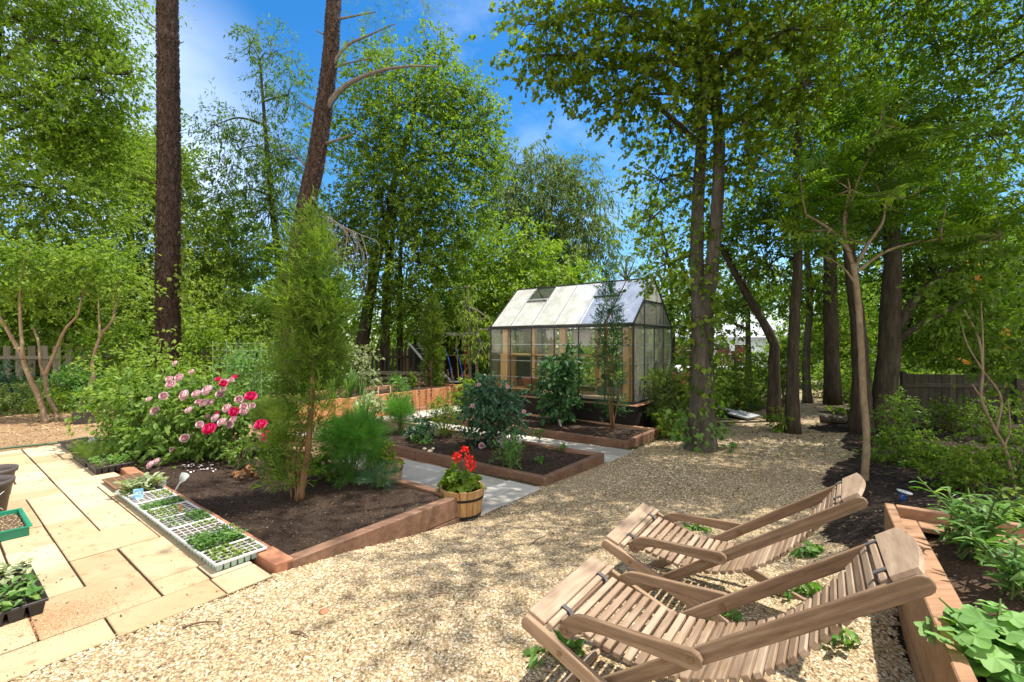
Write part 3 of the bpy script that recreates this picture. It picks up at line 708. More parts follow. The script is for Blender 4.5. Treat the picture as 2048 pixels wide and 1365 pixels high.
off = G(5.4, 5, -.2)
bed2 = thing('raised_bed', 'brown raised bed between two grey paver paths, blue green rose at its middle', 'raised bed', off)
for a, b in ((3.12, 5.4), (5.405, 8.0)): board(bed2, off, 'board', c_, 4.61, 4.7, a, b, -.33, -.135)
board(bed2, off, 'board', c_, 4.6, 5.5, 3.03, 3.12, -.4, -.132); board(bed2, off, 'board', c_, 5.505, 6.2, 3.03, 3.12, -.4, -.132)
board(bed2, off, 'board', c_, 6.1, 6.19, 3.125, 8.0, -.4, -.135)
board(bed2, off, 'board', c_, 4.71, 6.09, 7.91, 8.0, -.4, -.135)
soil_part(bed2, off, 4.7, 6.1, 3.12, 7.91, -.17, 6500, .03)
off = G(8.2, 5, -.25)
bed3 = thing('raised_bed', 'raised bed of brown boards with dark soil in front of the greenhouse', 'raised bed', off)
for a, b in ((3.27, 5.0), (5.005, 8.0)): board(bed3, off, 'board', c_, 7.41, 7.5, a, b, -.42, -.19)
board(bed3, off, 'board', c_, 7.4, 8.93, 3.18, 3.27, -.48, -.187)
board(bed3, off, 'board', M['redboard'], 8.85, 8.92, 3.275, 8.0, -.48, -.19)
soil_part(bed3, off, 7.5, 8.85, 3.27, 8.0, -.22, 5000, .03)
off = G(7, 9.4, -.2)
bed4 = thing('raised_bed', 'tall raised bed with orange vertical board sides planted with irises near the shed', 'raised bed', off)
for i in range(30):
    a = 4.6+i*.157; board(bed4, off, 'side_board', M['orange_board'], a, a+.153, 8.86, 8.9, -.25, .315+random.uniform(-.006, .006), .003) if i % 1 == 0 else None
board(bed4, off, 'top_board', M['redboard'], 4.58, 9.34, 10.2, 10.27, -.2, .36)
board(bed4, off, 'end_board', M['orange_board'], 9.31, 9.36, 8.9, 10.2, -.2, .32); board(bed4, off, 'end_board', M['orange_board'], 4.56, 4.6, 8.9, 10.2, -.2, .32)
soil_part(bed4, off, 4.6, 9.31, 8.9, 10.2, .27, 2500, .04)
off = G(8.2, 8.9, -.2)
lowb = thing('raised_bed', 'low narrow bed of red brown boards at the foot of the tall orange bed', 'raised bed', off)
board(lowb, off, 'board', M['redboard'], 7.3, 9.0, 8.74, 8.78, -.25, -.1)

# front right bed, aligned with its own axis
ub = np.array([.558, .83]); vbn = np.array([.83, -.558]); B0 = np.array([1.785, 2.01])
AB = np.array([[ub[0], ub[1], 0], [vbn[0], vbn[1], 0], [0, 0, 1.0]])
def GB(a, b, z): q = B0+ub*a+vbn*b; return np.array([q[0], q[1], z])
off = GB(0, .6, 0)
rb = thing('raised_bed', 'orange brown timber raised bed in the front corner beside the deckchairs', 'raised bed', off)
def bb(name, mat, a0, a1, b0, b1, z0, z1, bev=.005, label=None):
    mb = MB(); mb.box(GB((a0+a1)/2, (b0+b1)/2, (z0+z1)/2), (a1-a0, b1-b0, z1-z0), AB, 0, None, bev); o = mb.build(name, mat, rb, off)
    if label: o['label'] = label
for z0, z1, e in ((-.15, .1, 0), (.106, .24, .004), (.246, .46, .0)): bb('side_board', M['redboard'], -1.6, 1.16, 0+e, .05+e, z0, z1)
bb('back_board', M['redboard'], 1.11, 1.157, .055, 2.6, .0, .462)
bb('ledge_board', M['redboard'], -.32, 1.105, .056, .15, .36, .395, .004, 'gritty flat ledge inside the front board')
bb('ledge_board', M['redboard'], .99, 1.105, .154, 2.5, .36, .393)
mb = MB(); nu, nv = 40, 40
aa, b2 = np.meshgrid(np.linspace(-1.6, 1.1, nu), np.linspace(.055, 2.6, nv)); q = B0[None, None]+aa[..., None]*ub+b2[..., None]*vbn
zz = .355+.02*fbm(q[..., 0], q[..., 1], 5, 4)+.03*sstep(.2, .8, b2)-.04*(1-sstep(.15, .3, b2))
idx = np.arange(nu*nv).reshape(nv, nu); fq = np.stack([idx[:-1, :-1], idx[1:, :-1], idx[1:, 1:], idx[:-1, 1:]], -1).reshape(-1, 4)
mb.add(np.concatenate([q, zz[..., None]], -1).reshape(-1, 3), [tuple(r) for r in fq])
n = 7000; a_, b_ = rng.uniform(-1.5, .97, n), rng.uniform(.2, 2.4, n); qq = B0+a_[:, None]*ub+b_[:, None]*vbn
zc = .357+.02*fbm(qq[:, 0], qq[:, 1], 5, 4)+.03*sstep(.2, .8, b_)-.04*(1-sstep(.15, .3, b_))
mb.inst(CHIP, np.concatenate([qq, zc[:, None]], 1), yawframes(n, .4), .011*(.4+rng.random(n)), rng.random(n)*.5+.45, 1)
mb.build('soil', [soil_mat('warm_soil', (.06, .035, .022), (.13, .08, .055), (.22, .15, .1)), M['chips']], rb, off)

# ------------------------------------------------------------------ deckchairs (local: x = length, y = width, z = up)
CW = .66
def deckchair(label):
    t = thing('deckchair', label, 'deckchair', (0, 0, 0), group='slatted deckchairs on the gravel')
    sA = lambda w: -.03+.1*w                                      # the seat frame stands slightly askew
    def rail(name, mat, pts, w0, w1, lift=(0, 0)):
        mb = MB(); n = len(pts); v = []
        for w, lf in ((w0, lift[0]), (w1, lift[1])): v += [(x, w, z+lf) for x, z in pts]
        f = [tuple(range(n)), tuple(range(n, 2*n))[::-1]]+[(i, n+i, n+(i+1) % n, (i+1) % n) for i in range(n)]
        mb.add(v, f); o = mb.build(name, mat, t)
        bv = o.modifiers.new('bevel', 'BEVEL'); bv.width = .005; bv.segments = 2; bv.limit_method = 'ANGLE'; bv.angle_limit = math.radians(50); return o
    def strip(a, b, h, r0=.02, r1=.03):
        a, b = np.array(a), np.array(b); d = (b-a)/np.linalg.norm(b-a); n = np.array([-d[1], d[0]]); pts = []
        for c, sg, rr in ((a, -1, r0), (b, 1, r1)):
            for k in range(7):
                th = -math.pi/2+math.pi*k/6; th = th if sg > 0 else th+math.pi
                e = min(rr, h/2)
                q = c+sg*0*d+d*math.cos(th)*e+n*math.sin(th)*h/2; pts.append(tuple(q))
        return pts
    for w0, w1 in ((0, .026), (CW-.026, CW)):
        o = rail('seat_rail', M['teak_seat'], strip((.0, .41), (1.05, .035), .054), w0, w1, (sA(w0), sA(w1)))
        for l in (.16, .36):
            mb = MB(); y = w0-.002 if w0 == 0 else w1+.002
            mb.tube([(l, y-.003, .41-.357*l+sA(w0)), (l, y+.003, .41-.357*l+sA(w0))], .009, 10); mb.build('bolt', M['brass'], o)
    for w0, w1 in ((.062, .088), (CW-.088, CW-.062)):
        o = rail('back_rail', M['teak_back'], strip((.03, .038), (1.215, .86), .054, .02, .027), w0, w1)
        mb = MB(); y = w1+.001 if w0 < .3 else w0-.001
        mb.tube([(.628, y-.004, .447), (.628, y+.004, .447)], .013, 10); mb.build('bolt', M['brass'], o)
    armp = [(.135, .395), (.147, .425), (.175, .45), (.21, .466), (.25, .471), (.32, .474), (.42, .479), (.55, .487), (.63, .492), (.652, .486), (.664, .468), (.662, .447), (.648, .433), (.62, .429), (.53, .429), (.42, .43), (.33, .43), (.265, .424), (.225, .408), (.2, .385), (.185, .368), (.165, .365), (.145, .375)]
    for w0, w1 in ((.03, .058), (CW-.058, CW-.03)):
        o = rail('armrest', M['teak_rail'], armp, w0, w1, (0, 0))
        for l, z in ((.165, .395), (.63, .462)):
            mb = MB(); y = w0-.001 if w0 < .3 else w1+.001
            mb.tube([(l, y-.004, z), (l, y+.004, z)], .009, 10); mb.build('bolt', M['brass'], o)
    C = curve_pts([(.085, .405), (.15, .40), (.28, .372), (.40, .352), (.5, .35), (.61, .368), (.73, .413), (.84, .478), (.95, .58), (1.05, .705), (1.125, .82)], 200)
    s = np.concatenate([[0], np.cumsum(np.linalg.norm(np.diff(C, axis=0), axis=1))])
    N = 30
    for i in range(N):
        p = np.array([np.interp(s[-1]*(i+.5)/N, s, C[:, k]) for k in (0, 1)]); q = np.array([np.interp(s[-1]*(i+.5)/N+.01, s, C[:, k]) for k in (0, 1)])
        d = (q-p)/np.linalg.norm(q-p); X = np.array([d[0], 0, d[1]]); Z = np.array([-d[1], 0, d[0]])
        k = max(0, 1-p[0]/.95); lo, hi = sA(.1)*k, sA(CW-.1)*k; Yv = np.array([0, CW-.19, hi-lo]); L = np.linalg.norm(Yv); Yv /= L
        th = random.gauss(0, .05); X2 = X*math.cos(th)+Z*math.sin(th); Z2 = Z*math.cos(th)-X*math.sin(th)
        mb = MB(); mb.box((p[0], CW/2, p[1]+(lo+hi)/2), (.029, L, .021), [X2, Yv, Z2], 0, None, .003); mb.build('slat', M['teak'], t)
    # front board and rod on the seat frame; head board and rod on the back frame
    def cross(name, l, z, w0, w1, bw, bt, ang, k, mat=M['teak']):
        lo, hi = sA(w0)*k, sA(w1)*k; Yv = np.array([0, w1-w0, hi-lo]); L = np.linalg.norm(Yv); Yv /= L
        mb = MB(); mb.box((l, (w0+w1)/2, z+(lo+hi)/2), (bw, L, bt), [(math.cos(ang), 0, math.sin(ang)), Yv, (-math.sin(ang), 0, math.cos(ang))], 0, .8, .004); return mb.build(name, mat, t)
    cross('front_board', .035, .43, .027, CW-.027, .085, .02, -.34, 1)
    cross('front_rod', .098, .417, .027, CW-.027, .028, .026, -.34, 1)
    cross('rear_crossbar', .98, .07, .027, CW-.027, .045, .022, -.34, 1); cross('foot_bar', .08, .075, .089, CW-.089, .045, .022, .6, 0)
    hb = [(0, -.26), (0, .26), (.075, .26)]+[(.079+.024*math.cos(a*math.pi/2), .25*a) for a in np.linspace(1, -1, 21)*.98]+[(.075, -.26)]
    d = np.array([.822, 0, .57]); nn = np.array([-.57, 0, .822])
    mb = MB(); mb.prism([(a, b) for a, b in hb], .02, np.array([1.155, CW/2, .845]), d, (0, 1, 0), nn, 0, .75); mb.build('head_board', M['teak'], t)
    mb = MB(); mb.box((1.137, CW/2, .836), (.028, CW-.185, .028), [d, (0, 1, 0), nn], 0, .7, .006); mb.build('head_rod', M['teak'], t)
    for l, z, a, k in ((.098, .417, -.34, 1), (1.137, .836, .606, 0)):
        for w in (.155, CW-.155):
            mb = MB(); ca, sa = math.cos(a), math.sin(a)
            path = [(l+ca*x-sa*y, w, z+sa*x+ca*y+sA(w)*k) for x, y in ((-.018, -.017), (-.018, .017), (.018, .017), (.05, .0), (.05, -.012), (.018, -.017), (-.018, -.017))]
            for p0, p1 in zip(path[:-1], path[1:]): mb.bar(p0, p1, .026, .003, (0, 1, 0) if False else (0.01, 0, 1) if abs(p1[2]-p0[2]) < .02 else (1, 0, .01))
            mb.build('strap', M['strap'], t)
    return t
def pose(o, loc, th, roll):
    l = Vector((math.cos(th), math.sin(th), 0)); w0 = Vector((-math.sin(th), math.cos(th), 0)); z = Vector((0, 0, 1))
    w = w0*math.cos(roll)+z*math.sin(roll); up = -w0*math.sin(roll)+z*math.cos(roll)
    o.matrix_world = Matrix((((l.x, w.x, up.x, loc[0])), ((l.y, w.y, up.y, loc[1])), ((l.z, w.z, up.z, loc[2])), ((0, 0, 0, 1))))
ch = deckchair('weathered wooden deckchair in front, the nearer one, its head over the raised bed')
pose(ch, (.027, 1.796, -.004), -.61, -.118)
ch2 = copytree(ch, (0, 0, 0), None, 'wooden deckchair standing behind the nearer one, head against the dark mulch')
pose(ch2, (.54, 2.699, -.081), -.636, -.054)

# ------------------------------------------------------------------ greenhouse
gc = np.array([2.52, 9.45]); gu, gv = gc@UD, gc@VD; GL, GWd = 3.87, 2.38
zb, ze, zr = .22, 1.885, 2.98
off = G(gu+GWd/2, gv+GL/2, -.35)
gh = thing('greenhouse', 'glazed greenhouse with black frame and pale panelled pitched roof', 'greenhouse', off)
mb = MB()
for z0, z1, e in ((-.55, -.16, .0), (-.155, .06, .0), (.065, .195, .0)):
    gbox(mb, gu-.1-e, gu-.02, gv-.1-e, gv+GL+.1, z0, z1); gbox(mb, gu+GWd+.02, gu+GWd+.1, gv-.1, gv+GL+.1, z0, z1)
    gbox(mb, gu-.018, gu+GWd+.018, gv-.1-e, gv-.02, z0, z1); gbox(mb, gu-.018, gu+GWd+.018, gv+GL+.02, gv+GL+.1, z0, z1)
mb.build('base', plain_mat('base_timber', (.022, .018, .015), .7, .2), gh, off)
mb = MB()
for a, b, c, d in ((gu-.14, gu+.03, gv-.14, gv+GL+.14), (gu+GWd-.03, gu+GWd+.14, gv-.14, gv+GL+.14)): gbox(mb, a, b, c, d, .197, .222)
gbox(mb, gu+.032, gu+GWd-.032, gv-.14, gv+.03, .197, .222); gbox(mb, gu+.032, gu+GWd-.032, gv+GL-.03, gv+GL+.14, .197, .222)
mb.build('sill', M['redboard'], gh, off)
def roofz(u): return ze+(zr-ze)*(1-abs(u-gu-GWd/2)/(GWd/2))
bm = M['black_metal']
fr_ = MB(); w = .032
for z in (zb+.03, ze): 
    h = .035 if z < 1 else .045
    for uu in (gu, gu+GWd): fr_.bar(G(uu, gv-.02, z), G(uu, gv+GL+.02, z), w, h*1.4)
    for vv in (gv, gv+GL): fr_.bar(G(gu+.02, vv, z+.001), G(gu+GWd-.02, vv, z+.001), w*.9, h*1.2)
fr_.bar(G(gu+GWd/2, gv-.03, zr+.005), G(gu+GWd/2, gv+GL+.03, zr+.005), .07, .05)
for i in range(7):
    vv = gv+GL*i/6; big = .034 if i in (0, 6) else .026
    for uu in (gu, gu+GWd): fr_.bar(G(uu, vv, zb), G(uu, vv, ze), big, big, (1, 0, 0))
for vv in (gv, gv+GL):
    for uu in (gu+GWd*.25, gu+GWd*.5, gu+GWd*.75):
        fr_.bar(G(uu, vv, zb), G(uu, vv, ze if abs(uu-gu-GWd/2) < .1 else roofz(uu)), .026, .026, (1, 0, 0))
    fr_.bar(G(gu+GWd*.25, vv, ze+.5*(zr-ze)), G(gu+GWd*.75, vv, ze+.5*(zr-ze)), .028, .04)
fr_.build('frame', bm, gh, off)
for sgn, ua in ((0, gu), (1, gu+GWd)):
    for i in range(7):
        mb = MB(); vv = gv+GL*i/6
        mb.bar(G(ua, vv, ze+.028), G(gu+GWd/2, vv, zr+.018), .028, .04); mb.build('rafter', M['alu'] if (sgn == 0 and 1 < i < 6) else bm, gh, off)
rows = [zb+.05+(ze-zb-.06)*k/4 for k in range(5)]
mb = MB()
for z in rows[1:4]:
    for uu in (gu+.006, gu+GWd-.006): mb.bar(G(uu, gv, z), G(uu, gv+GL, z), .008, .016)
    for vv in (gv+.006, gv+GL-.006): mb.bar(G(gu, vv, z), G(gu+GWd, vv, z), .008, .016)
mb.build('glazing_bar', M['alu'], gh, off)
def pane(name, c4, mat, th=.004):
    c4 = [np.array(q, float) for q in c4]; n = np.cross(c4[1]-c4[0], c4[-1]-c4[0]); n /= np.linalg.norm(n)
    mb = MB(); k = len(c4); v = [q-n*th/2 for q in c4]+[q+n*th/2 for q in c4]
    mb.add(v, [tuple(range(k))[::-1], tuple(range(k, 2*k))]+[(i, (i+1) % k, k+(i+1) % k, k+i) for i in range(k)])
    return mb.build(name, mat, gh, off)
for i in range(6):
    a, b = gv+GL*i/6+.015, gv+GL*(i+1)/6-.015
    for uu in (gu, gu+GWd): pane('wall_pane', [G(uu, a, zb+.05), G(uu, b, zb+.05), G(uu, b, ze-.03), G(uu, a, ze-.03)], M['glass'])
    um = gu+GWd/2
    for side in (0, 1):
        ue = gu if side == 0 else gu+GWd
        q = lambda f, vv, dz=.03: G(ue+(um-ue)*f, vv, ze+(zr-ze)*f+dz)
        mt = M['polycarb'] if i in (2, 3, 4, 5) else M['polyclear']
        vent = (side == 0 and i in (1, 4))
        top = .6 if vent else .98
        p_ = pane('roof_pane', [q(.02, a), q(.02, b), q(top, b), q(top, a)], mt)
        if vent:
            lift = .02 if i == 1 else .05
            pv = pane('roof_vent', [q(.62, a, .03+lift), q(.62, b, .03+lift), q(.98, b), q(.98, a)], M['glass'] if i == 4 else mt)
            mb = MB(); mb.bar(q(.61, a, .03+lift), q(.61, b, .03+lift), .03, .03); mb.build('vent_frame', bm if i == 1 else M['alu'], pv, off)
for k in range(4):
    for vv in (gv, gv+GL):
        a, b = gu+GWd*k/4+.015, gu+GWd*(k+1)/4-.015
        pane('wall_pane', [G(a, vv, zb+.05), G(b, vv, zb+.05), G(b, vv, ze-.03), G(a, vv, ze-.03)], M['gable'])
        lo = ze+.04
        if k in (1, 2): pane('gable_pane', [G(a, vv, lo), G(b, vv, lo), G(b, vv, ze+.5*(zr-ze)-.02), G(a, vv, ze+.5*(zr-ze)-.02)], M['gable'])
        elif k == 0: pane('gable_pane', [G(a+.03, vv, lo), G(b, vv, lo), G(b, vv, roofz(b)-.03)], M['gable'])
        else: pane('gable_pane', [G(a, vv, lo), G(b-.03, vv, lo), G(a, vv, roofz(a)-.03)], M['gable'])
for vv in (gv, gv+GL): pane('gable_pane', [G(gu+GWd*.27, vv, ze+.52*(zr-ze)), G(gu+GWd*.73, vv, ze+.52*(zr-ze)), G(gu+GWd/2, vv, zr-.06)], M['polycarb'])
pw = M['pine_wood']
def vat(px, u):
    k = (px-CX)/F; return (k*u*UD[1]-u*UD[0])/(VD[0]-k*VD[1])
for vv, uu, w_ in ((vat(1013, gu+.14), gu+.14, .15), (vat(1068, gu+.3), gu+.3, .12), (vat(1127, gu+.14), gu+.14, .16), (vat(1253, gu+.12), gu+.12, .12), (gv+.09, gu+.3, .3), (gv+.12, gu+GWd-.3, .16), (gv+GL*.5, gu+GWd-.15, .14), (gv+GL*.88, gu+GWd-.15, .14)):
    mb = MB(); mb.box(G(uu, vv, (zb+ze)/2-.02), (.12 if w_ < .3 else .3, w_ if w_ < .3 else .06, ze-zb+.12), AX, 0, None, .006); mb.build('timber_post', pw, gh, off)
mb = MB(); gbox(mb, gu+.1, gu+GWd-.1, gv+.1, gv+GL-.1, -.3, .1, 0); mb.build('floor', M['cream'], gh, off)
# potting bench and its things
off2 = G(gu+.4, gv+GL*.5, .1)
bn = thing('potting_bench', 'long pine potting bench along the front glass inside the greenhouse', 'bench', off2)
mb = MB(); gbox(mb, gu+.12, gu+.62, gv+.12, gv+GL-.2, 1.2, 1.235); mb.build('top', pw, bn, off2)
for vv in (gv+.2, gv+GL*.5, gv+GL-.3):
    for uu in (gu+.15, gu+.58):
        mb = MB(); mb.box(G(uu, vv, .65), (.09, .12, 1.1), AX, 0, None, .004); mb.build('leg', pw, bn, off2)
mb = MB(); gbox(mb, gu+.2, gu+.6, gv+.12, gv+GL-.2, .34, .37); mb.build('shelf', pw, bn, off2)
p = G(gu+.4, gv+GL-1.05, .37); t = thing('planter', 'large terracotta planter on the lower shelf behind the greenhouse glass', 'planter', p)
mb = MB(); mb.lathe([(0, 0), (.2, 0), (.27, .24), (.29, .24), (.29, .27), (.25, .27), (.22, .2), (0, .2)], (0, 0, 0), 24); mb.build('pot', M['terracotta'], t, smooth=True)
mb = MB(); gbox(mb, gu+.7, gu+1.1, vat(1062, gu+.8), vat(1026, gu+.8), .1, 1.15, 0, .05); o = mb.build('rain_tank', M['tarp'], None, None); tag(o, 'dark box shaped tank standing inside the greenhouse behind the bench', 'tank')
for i, (vv, uu) in enumerate(((gv+1.8, gu+.3), (gv+.7, gu+.35))):
    p = G(uu, vv, .37); t = thing('seed_crate', ['white tray of pots on the bench shelf in the greenhouse', 'grey crate at the gable end of the greenhouse shelf'][i], 'crate', p)
    mb = MB()
    for (x, y, sx_, sy_) in ((0, -.15, .5, .012), (0, .15, .5, .012), (-.25, 0, .012, .3), (.25, 0, .012, .3)): mb.box((x, y, .08), (sx_, sy_, .16))
    mb.box((0, 0, .006), (.5, .3, .012)); mb.build('box', M['white_plastic'] if i == 0 else M['slab'], t)
    mb = MB(); crown_leaves(mb, (0, 0, .2), (.22, .14, .12), 160, .07); mb.build('seedlings', M['lf_weed'], t)['kind'] = 'stuff'
for i, (vv, uu, ww, hh) in enumerate(((gv+GL*.56, gu+.25, .28, .2), (gv+GL*.38, gu+.5, .5, .34))):
    mb = MB(); n = 14; v = []
    for a in range(n):
        for b in range(8):
            x = ww*(a/(n-1)-.5); z = -hh*b/7*(1-.25*math.sin(a*1.1)); v.append(G(uu+.03*math.sin(a*1.3+b*.4), vv+x, ze-.06+z))
    mb.add(v, [(a*8+b, a*8+b+1, (a+1)*8+b+1, (a+1)*8+b) for a in range(n-1) for b in range(7)])
    o = mb.build('hanging_cloth', M['cloth'], None, None, True); sm = o.modifiers.new('t', 'SOLIDIFY'); sm.thickness = .004
    tag(o, ['small white cloth hung from the eaves inside the greenhouse', 'wider pale shade cloth drooping under the greenhouse roof'][i], 'cloth')

# ------------------------------------------------------------------ trees
def up(px, py, d): return D(px, py, d)
def onfloor(px, py):
    p = PG(px, py); return p
def gp(px, d):
    """foot on the terrain at photo column px and distance d"""
    x = (px-CX)/F*d; return np.array([x, d, float(terrain(x, d))-.05])
def tp(px0, d, *pts): return [gp(px0, d)]+[D(a, b, d if len(q) == 0 else q[0]) for a, b, *q in pts]
IVY = [KITE]
def ivy_on(root_pts, r, n, z0, z1, L, mat, parent, off, name='ivy', spread=1.6, side=None):
    p = curve_pts(root_pts, 60); p = p[(p[:, 2] > z0) & (p[:, 2] < z1)]
    if len(p) < 2: return
    k = rng.integers(0, len(p), n); a = rng.random(n)*2*math.pi
    if side is not None: a = side+rng.normal(0, .7, n)
    rr = r*(1.0+(spread-1)*rng.random(n)**2)+.02
    o = np.stack([np.cos(a), np.sin(a), np.zeros(n)], 1); q = p[k]+o*rr[:, None]; q[:, 2] += rng.normal(0, .1, n)
    cl_ = fbm(q[:, 0]*2+a, q[:, 2], 2.2, 21) > -.25; q, o = q[cl_], o[cl_]
    d = o*.5+rng.normal(0, .5, q.shape); d[:, 2] -= .5
    mb = MB(); mb.inst(MAPLE, q, frames(d, (0, 0, .4), jit=.3), L*(.6+.8*rng.random(len(q)))); return mb.build(name, mat, parent, off)

# two bare pine trunks
d = 11.0; pts = [gp(338, d), D(336, 560, d), D(338, 300, d), D(335, 60, d), D(334, -260, d), D(338, -700, d)]
root = thing('pine_tree', 'tall straight bare pine trunk rising behind the pink roses', 'tree', pts[0])
mb = MB(); trunk(mb, pts, .26, .185, 22, 60, .1, .2)
tro = mb.build('trunk', M['bk_pine'], root, pts[0], True)
mb = MB()
p = curve_pts(pts, 300); n = 5200; k = rng.integers(0, 260, n); a = rng.random(n)*2*math.pi; rr = np.interp(k/300, [0, 1], [.267, .19])
o = np.stack([np.cos(a), np.sin(a), .0*a], 1); q = p[k]+o*(rr*.985)[:, None]; q[:, 2] += rng.normal(0, .06, n)
dd = np.stack([-np.sin(a)*.4, np.cos(a)*.4, rng.choice([-1, 1], n)*1.0], 1)+rng.normal(0, .25, (n, 3))
mb.inst(CHIP, q, frames(dd, 0, jit=.01) if False else np.stack([dd/np.linalg.norm(dd, axis=1)[:, None], np.cross(o, dd/np.linalg.norm(dd, axis=1)[:, None]), o], 1), .045+.05*rng.random(n))
mb.build('bark_plates', M['bk_pine'], root, pts[0])
for (x0, y0, x1, y1) in ((318, 62, 277, 18), (320, 112, 305, 108), (357, 82, 368, 84), (325, 285, 308, 255), (320, 370, 262, 345), (330, 640, 318, 632)):
    mb = MB(); mb.tube(curve_pts([D(335, y0+8, d), D(x0, y0, d-.1), D((x0+x1)/2-3, (y0+y1)/2+4, d-.25), D(x1, y1, d-.4)], 9), (.025, .007), 5); mb.build('dead_branch', M['bk_pine'], root, pts[0])
ivy_on(pts, .3, 420, .3, 4.2, .1, M['lf_pale'], root, pts[0], side=.0)
mb = MB()
for i in range(9): crown_leaves(mb, D(335+random.uniform(-120, 120), -760-random.uniform(0, 220), d+random.uniform(-1.5, 1.5)), (1.3, 1.3, .6), 700, .3, SPRAY)
mb.build('crown', M['lf_dark'], root, pts[0])

d = 11.5; pts = [gp(575, d), D(590, 560, d), D(612, 420, d), D(632, 320, d), D(645, 235, d), D(660, 120, d), D(668, 0, d), D(690, -260, d), D(700, -600, d)]
root = thing('pine_tree', 'leaning pine trunk with bare dead branches behind the tall conifer', 'tree', pts[0])
mb = MB(); trunk(mb, pts, .25, .14, 18, 60, .12, .2); mb.build('trunk', M['bk_pine'], root, pts[0], True)
mb = MB(); p = curve_pts(pts, 300); n = 3600; k = rng.integers(0, 240, n); a = rng.random(n)*2*math.pi; rr = np.interp(k/300, [0, 1], [.256, .15])
o = np.stack([np.cos(a), np.sin(a), .0*a], 1); q = p[k]+o*(rr*.985)[:, None]; dd = np.stack([-np.sin(a)*.4, np.cos(a)*.4, rng.choice([-1, 1], n)*1.0], 1); dd /= np.linalg.norm(dd, axis=1)[:, None]
mb.inst(CHIP, q, np.stack([dd, np.cross(o, dd), o], 1), .04+.04*rng.random(n)); mb.build('bark_plates', M['bk_pine'], root, pts[0])
for path, r0 in (([(650, 225), (672, 190), (705, 163), (760, 142), (820, 133), (882, 134)], .085), ([(655, 150), (690, 95), (740, 70), (790, 48)], .05), ([(668, 40), (700, 34), (752, 24)], .04), ([(640, 290), (690, 275), (712, 264)], .035), ([(662, 140), (690, 128), (745, 116)], .035), ([(640, 230), (600, 205)], .03), ([(660, 75), (632, 62)], .03), ([(625, 350), (585, 305), (560, 300)], .025)):
    mb = MB(); ps = [D(a, b, d-.15*i) for i, (a, b) in enumerate(path)]; mb.tube(curve_pts(ps, 20), (r0, .012), 7, wob=.1); mb.build('dead_branch', M['bk_dead'], root, pts[0])
mb = MB(); ps0 = curve_pts([D(625, 395, d-.3), D(645, 425, d-.5), D(680, 450, d-.6), D(722, 470, d-.7)], 16); mb.tube(ps0, (.03, .01), 6)
for i in range(26):
    s = ps0[rng.integers(3, len(ps0))]; e = s+np.array([random.uniform(-.2, .45), random.uniform(-.3, .2), -random.uniform(.5, 1.9)]); m_ = (s+e)/2+np.array([random.uniform(0, .3), 0, .15]); mb.tube(curve_pts([s, m_, e], 8), (.01, .004), 4)
mb.build('dead_branch', M['bk_dead'], root, pts[0])
mb = MB()
for c in ((760, 20), (800, 60), (720, 90), (840, 10)): crown_leaves(mb, D(*c, d-.6), (.5, .5, .3), 130, .17, SPRAY)
for i in range(8): crown_leaves(mb, D(700+random.uniform(-120, 150), -640-random.uniform(0, 220), d+random.uniform(-1.5, 1.5)), (1.2, 1.2, .6), 500, .3, SPRAY)
mb.build('crown', M['lf_dark'], root, pts[0])

B = 'trees along the back of the garden'
tree('broadleaf_tree', 'big bright leafy tree filling the sky left of the straight pine', [(tp(-60, 13, (-50, 500), (-20, 200), (0, -200)), .3, .12)],
     [(60, 50, 13, 150, 110), (170, 60, 13, 90, 80), (235, 130, 13, 60, 40, 1.2), (60, 220, 12.6, 150, 110), (170, 260, 13, 90, 90), (90, 380, 12.5, 150, 110), (200, 180, 12.8, 110, 45, 1.3), (255, 150, 12.5, 40, 25, 1), (30, 520, 12.5, 140, 100), (60, -120, 12, 220, 120, 1.2)], M['lf_left'], M['bk_dark'], .1, 2.2, group=B)
tree('broadleaf_tree', 'pale yellow green tree behind the straight pine trunk', [(tp(300, 16.5, (310, 600), (330, 420), (350, 300)), .16, .05), (tp(290, 16.4, (280, 560), (250, 450)), .1, .04)],
     [(250, 340, 17, 110, 80), (330, 370, 16.5, 70, 80), (300, 450, 16.3, 130, 100), (400, 540, 16, 70, 110), (230, 560, 16, 110, 90), (330, 600, 15.5, 140, 80), (420, 640, 15, 70, 60)], M['lf_pale'], M['bk_dark'], .095, 2.0, group=B)
tree('broadleaf_tree', 'distant rounded dark tree just above the pale tree', [(tp(260, 24, (262, 300)), .25, .1)], [(250, 300, 24, 120, 60), (330, 330, 24, 60, 60), (180, 300, 24, 90, 60)], M['lf_mid'], M['bk_dark'], .2, 2.0, group=B)
tree('broadleaf_tree', 'dark airy tree between the two pine trunks', [(tp(560, 17, (560, 560), (545, 420), (530, 250), (520, 120)), .17, .03)],
     [(540, 110, 17, 60, 60, 1.1), (500, 90, 17, 30, 45, .7), (575, 190, 17, 60, 70, 1.4), (430, 250, 16.6, 45, 40, 1.0), (480, 300, 17, 90, 80, 1.6), (570, 320, 16.8, 70, 90), (450, 390, 16.5, 60, 60, 1.3), (540, 420, 16.6, 90, 90), (580, 520, 16.5, 90, 80), (480, 520, 17, 60, 80, 1.4), (600, 620, 16, 80, 70)], M['lf_dark'], M['bk_dark'], .15, 2.0, LANCE, .5, group=B)
tree('broadleaf_tree', 'small dark leaved tree left of the dark airy tree', [(tp(470, 20, (470, 560), (472, 470)), .1, .04)], [(440, 440, 20, 60, 50), (470, 500, 20, 50, 60, 1.5), (440, 560, 20, 60, 60)], M['lf_dark'], M['bk_dark'], .14, 2.0, group=B)
